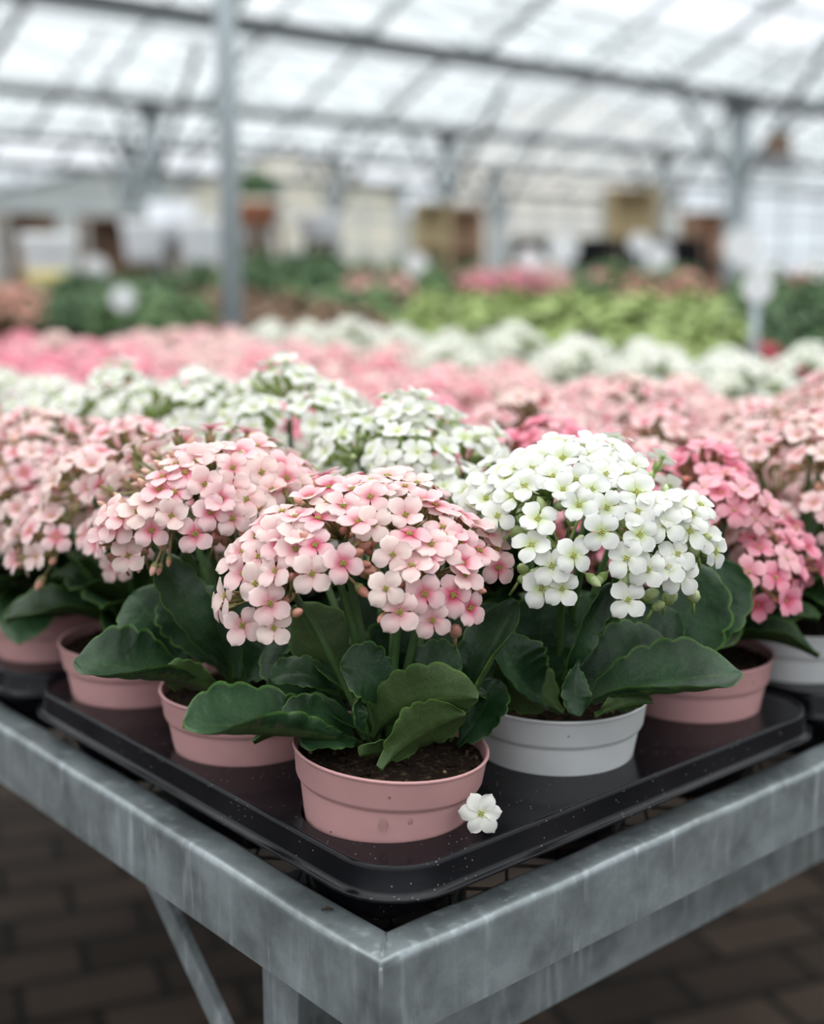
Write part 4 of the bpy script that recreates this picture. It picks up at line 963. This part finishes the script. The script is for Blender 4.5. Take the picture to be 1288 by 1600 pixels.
# dark timber rack on the left, brown boards and black shelving on the right
def rack(px, d, w, dep, z0, z1, mt, label, shelves=3, boxes=None, back=None):
    p, _ = onto(px, 425, d, 0); t = thing('display_rack', p, label, 'rack', rz=YAW - math.pi/2)
    for a in (-1, 1):
        for b in (-1, 1):
            m = MB(); m.box((a*w/2-.025, b*dep/2-.025, 0), (a*w/2+.025, b*dep/2+.025, z1)); m.build('upright', mt, t, False)
    for i in range(shelves):
        z = z0 + (z1 - z0)*i/(shelves-1); m = MB(); m.box((-w/2, -dep/2, z-.03), (w/2, dep/2, z)); m.build('shelf', mt, t, False)
    if back: m = MB(); m.box((-w/2, dep/2, z0), (w/2, dep/2+.02, z1)); m.build('back_panel', back, t, False)
    return p
rack(180, 12, .50, .4, .5, zat(340, 12), WOOD, 'dark brown wooden rack left of the white planters', 3, back=WOOD)
rack(45, 12, .40, .4, .5, zat(335, 12), WOOD, 'brown wooden rack at the left edge of the photo', 3, back=CARD)
rack(985, 14, .50, .4, .9, zat(296, 14), TANW, 'tall tan wooden rack right of the middle', 3, back=TANW)
rack(675, 14, .35, .4, .9, zat(318, 14), TANW, 'narrow tan wooden rack near the middle of the far wall', 3, back=TANW)
rack(720, 14.5, .45, .4, .9, zat(325, 14.5), CARD, 'brown board rack beside the narrow tan rack', 3, back=CARD)
rack(880, 12.5, .95, .4, .7, zat(372, 12.5), BLK, 'low black shelving unit left of the tan rack', 3, back=BLK)
rack(1040, 12.5, .75, .4, .7, zat(372, 12.5), BLK, 'low black shelving unit right of the tan rack', 3, back=BLK)
rack(1110, 13, .5, .4, .8, zat(332, 13), CARD, 'brown rack behind the braced post', 3, back=mat('orange_card', (.55, .32, .22), .8))
# hanging sign at the right
p = at(1217, 240, 9.0); yy = (p.y - GY[0]) % 4.0; rz_ = GZ + .05 + (BAYR - .08) * (min(yy, 4 - yy) / 2); t = thing('hanging_sign', p, 'grey and brown board hanging from the roof at the upper right', 'sign', rz=YAW - math.pi/2)
m = MB(); m.box((-.085, -.012, .0), (.085, .012, .13)); m.build('brown_panel', WOOD, t, False); m = MB(); m.box((-.11, -.012, -.14), (.11, .012, 0)); m.build('grey_panel', mat('grey_board', (.22, .23, .24), .6), t, False)
for s_ in (-.07, .07): m = MB(); m.tube([(s_, 0, .13), (s_, 0, rz_ - p.z)], .005, 5); m.build('wire', steel_dark, t)
# round white discs made up for bokeh blobs, on mostly added stakes
for px, py, d, r, lb in ((828,408,7.2,.075,'round white bokeh disc on an added stake above the pink flowers'), (652,415,8,.075,'round white bokeh disc on an added stake near the middle'), (192,466,4.62,.046,'small pale bokeh disc on an added stake among the green plants at the left'),
                     (1184,450,2.68,.031,'round white disc on a grey stake right of the braced post'), (1000,380,9,.075,'grey white bokeh disc before the tan rack'), (880,388,10,.12,'largest pale bokeh disc before the black shelving'),
                     (1030,400,9,.09,'pale round disc left of the braced post'), (1160,385,10,.15,'large pale pink round disc right of the braced post'), (148,420,9,.09,'dull white disc right of the banded pot'), (990,345,11,.06,'upper pale disc on the tan rack side')):
    p = at(px, py, d); inb = [zz_ for (x0_, x1_, y0_, y1_), zz_ in ((B2, .74), (B3, .80), (B4, .80)) if x0_ < p.x < x1_ and y0_ < p.y < y1_]
    t = thing('bokeh_disc', (p.x, p.y, inb[0] if inb else 0), lb, 'sign', rz=YAW - math.pi/2); zz = p.z - t.location.z
    if lb.startswith('upper'): bpy.data.objects.remove(t); continue
    m = MB(); K = 28; m.add([(0, s_, zz) for s_ in (-.004, .004)] + [(r*math.cos(2*math.pi*k/K), s_, zz + r*math.sin(2*math.pi*k/K)) for s_ in (-.004, .004) for k in range(K)],
        [(0, 2+k, 2+(k+1) % K) for k in range(K)] + [(1, 2+K+(k+1) % K, 2+K+k) for k in range(K)] + [(2+k, 2+K+k, 2+K+(k+1) % K, 2+(k+1) % K) for k in range(K)]); m.build('disc', WHP, t, False)
    m = MB(); m.tube([(0, .008, 0), (0, .008, zz)], .010, 8); m.build('stake', steel_blue, t)
# cream buildings seen through the end walls
def house(px, d, w, dep, eave, ridge, label, mt):
    p, _ = onto(px, 425, d, 0); t = thing('building', p, label, 'building', rz=YAW - math.pi/2)
    m = MB(); m.add([(-w/2,0,0),(w/2,0,0),(w/2,dep,0),(-w/2,dep,0),(-w/2,0,eave),(w/2,0,eave),(w/2,dep,eave),(-w/2,dep,eave),(0,0,ridge),(0,dep,ridge)],
        [(0,1,5,8,4),(1,2,6,5),(2,3,7,9,6),(3,0,4,7)]); m.build('walls', mt, t, False)
    m = MB(); m.add([(-w/2-.2,-.15,eave-.1),(0,-.15,ridge+.05),(0,dep+.15,ridge+.05),(-w/2-.2,dep+.15,eave-.1),(w/2+.2,-.15,eave-.1),(w/2+.2,dep+.15,eave-.1)], [(0,1,2,3),(1,4,5,2)]); m.build('roof', mat('grey_roof', (.30, .29, .28), .8), t, False)
house(450, 31, 5.2, 6, zat(300, 31), zat(235, 31), 'cream rendered building seen through the far glass wall', CREAM)
house(890, 36, 6.0, 6, zat(200, 36), zat(150, 36), 'pale cream gable building seen beyond the right glass wall', mat('pale_cream_render', (.80, .74, .66), .9))
house(700, 48, 7, 6, zat(340, 40), zat(300, 40), 'low tan building in the distance', mat('tan_render', (.45, .42, .33), .9))
house(190, 38, 8, 6, zat(300, 38), zat(262, 38), 'low grey building far away at the left', mat('grey_render', (.42, .44, .42), .9))
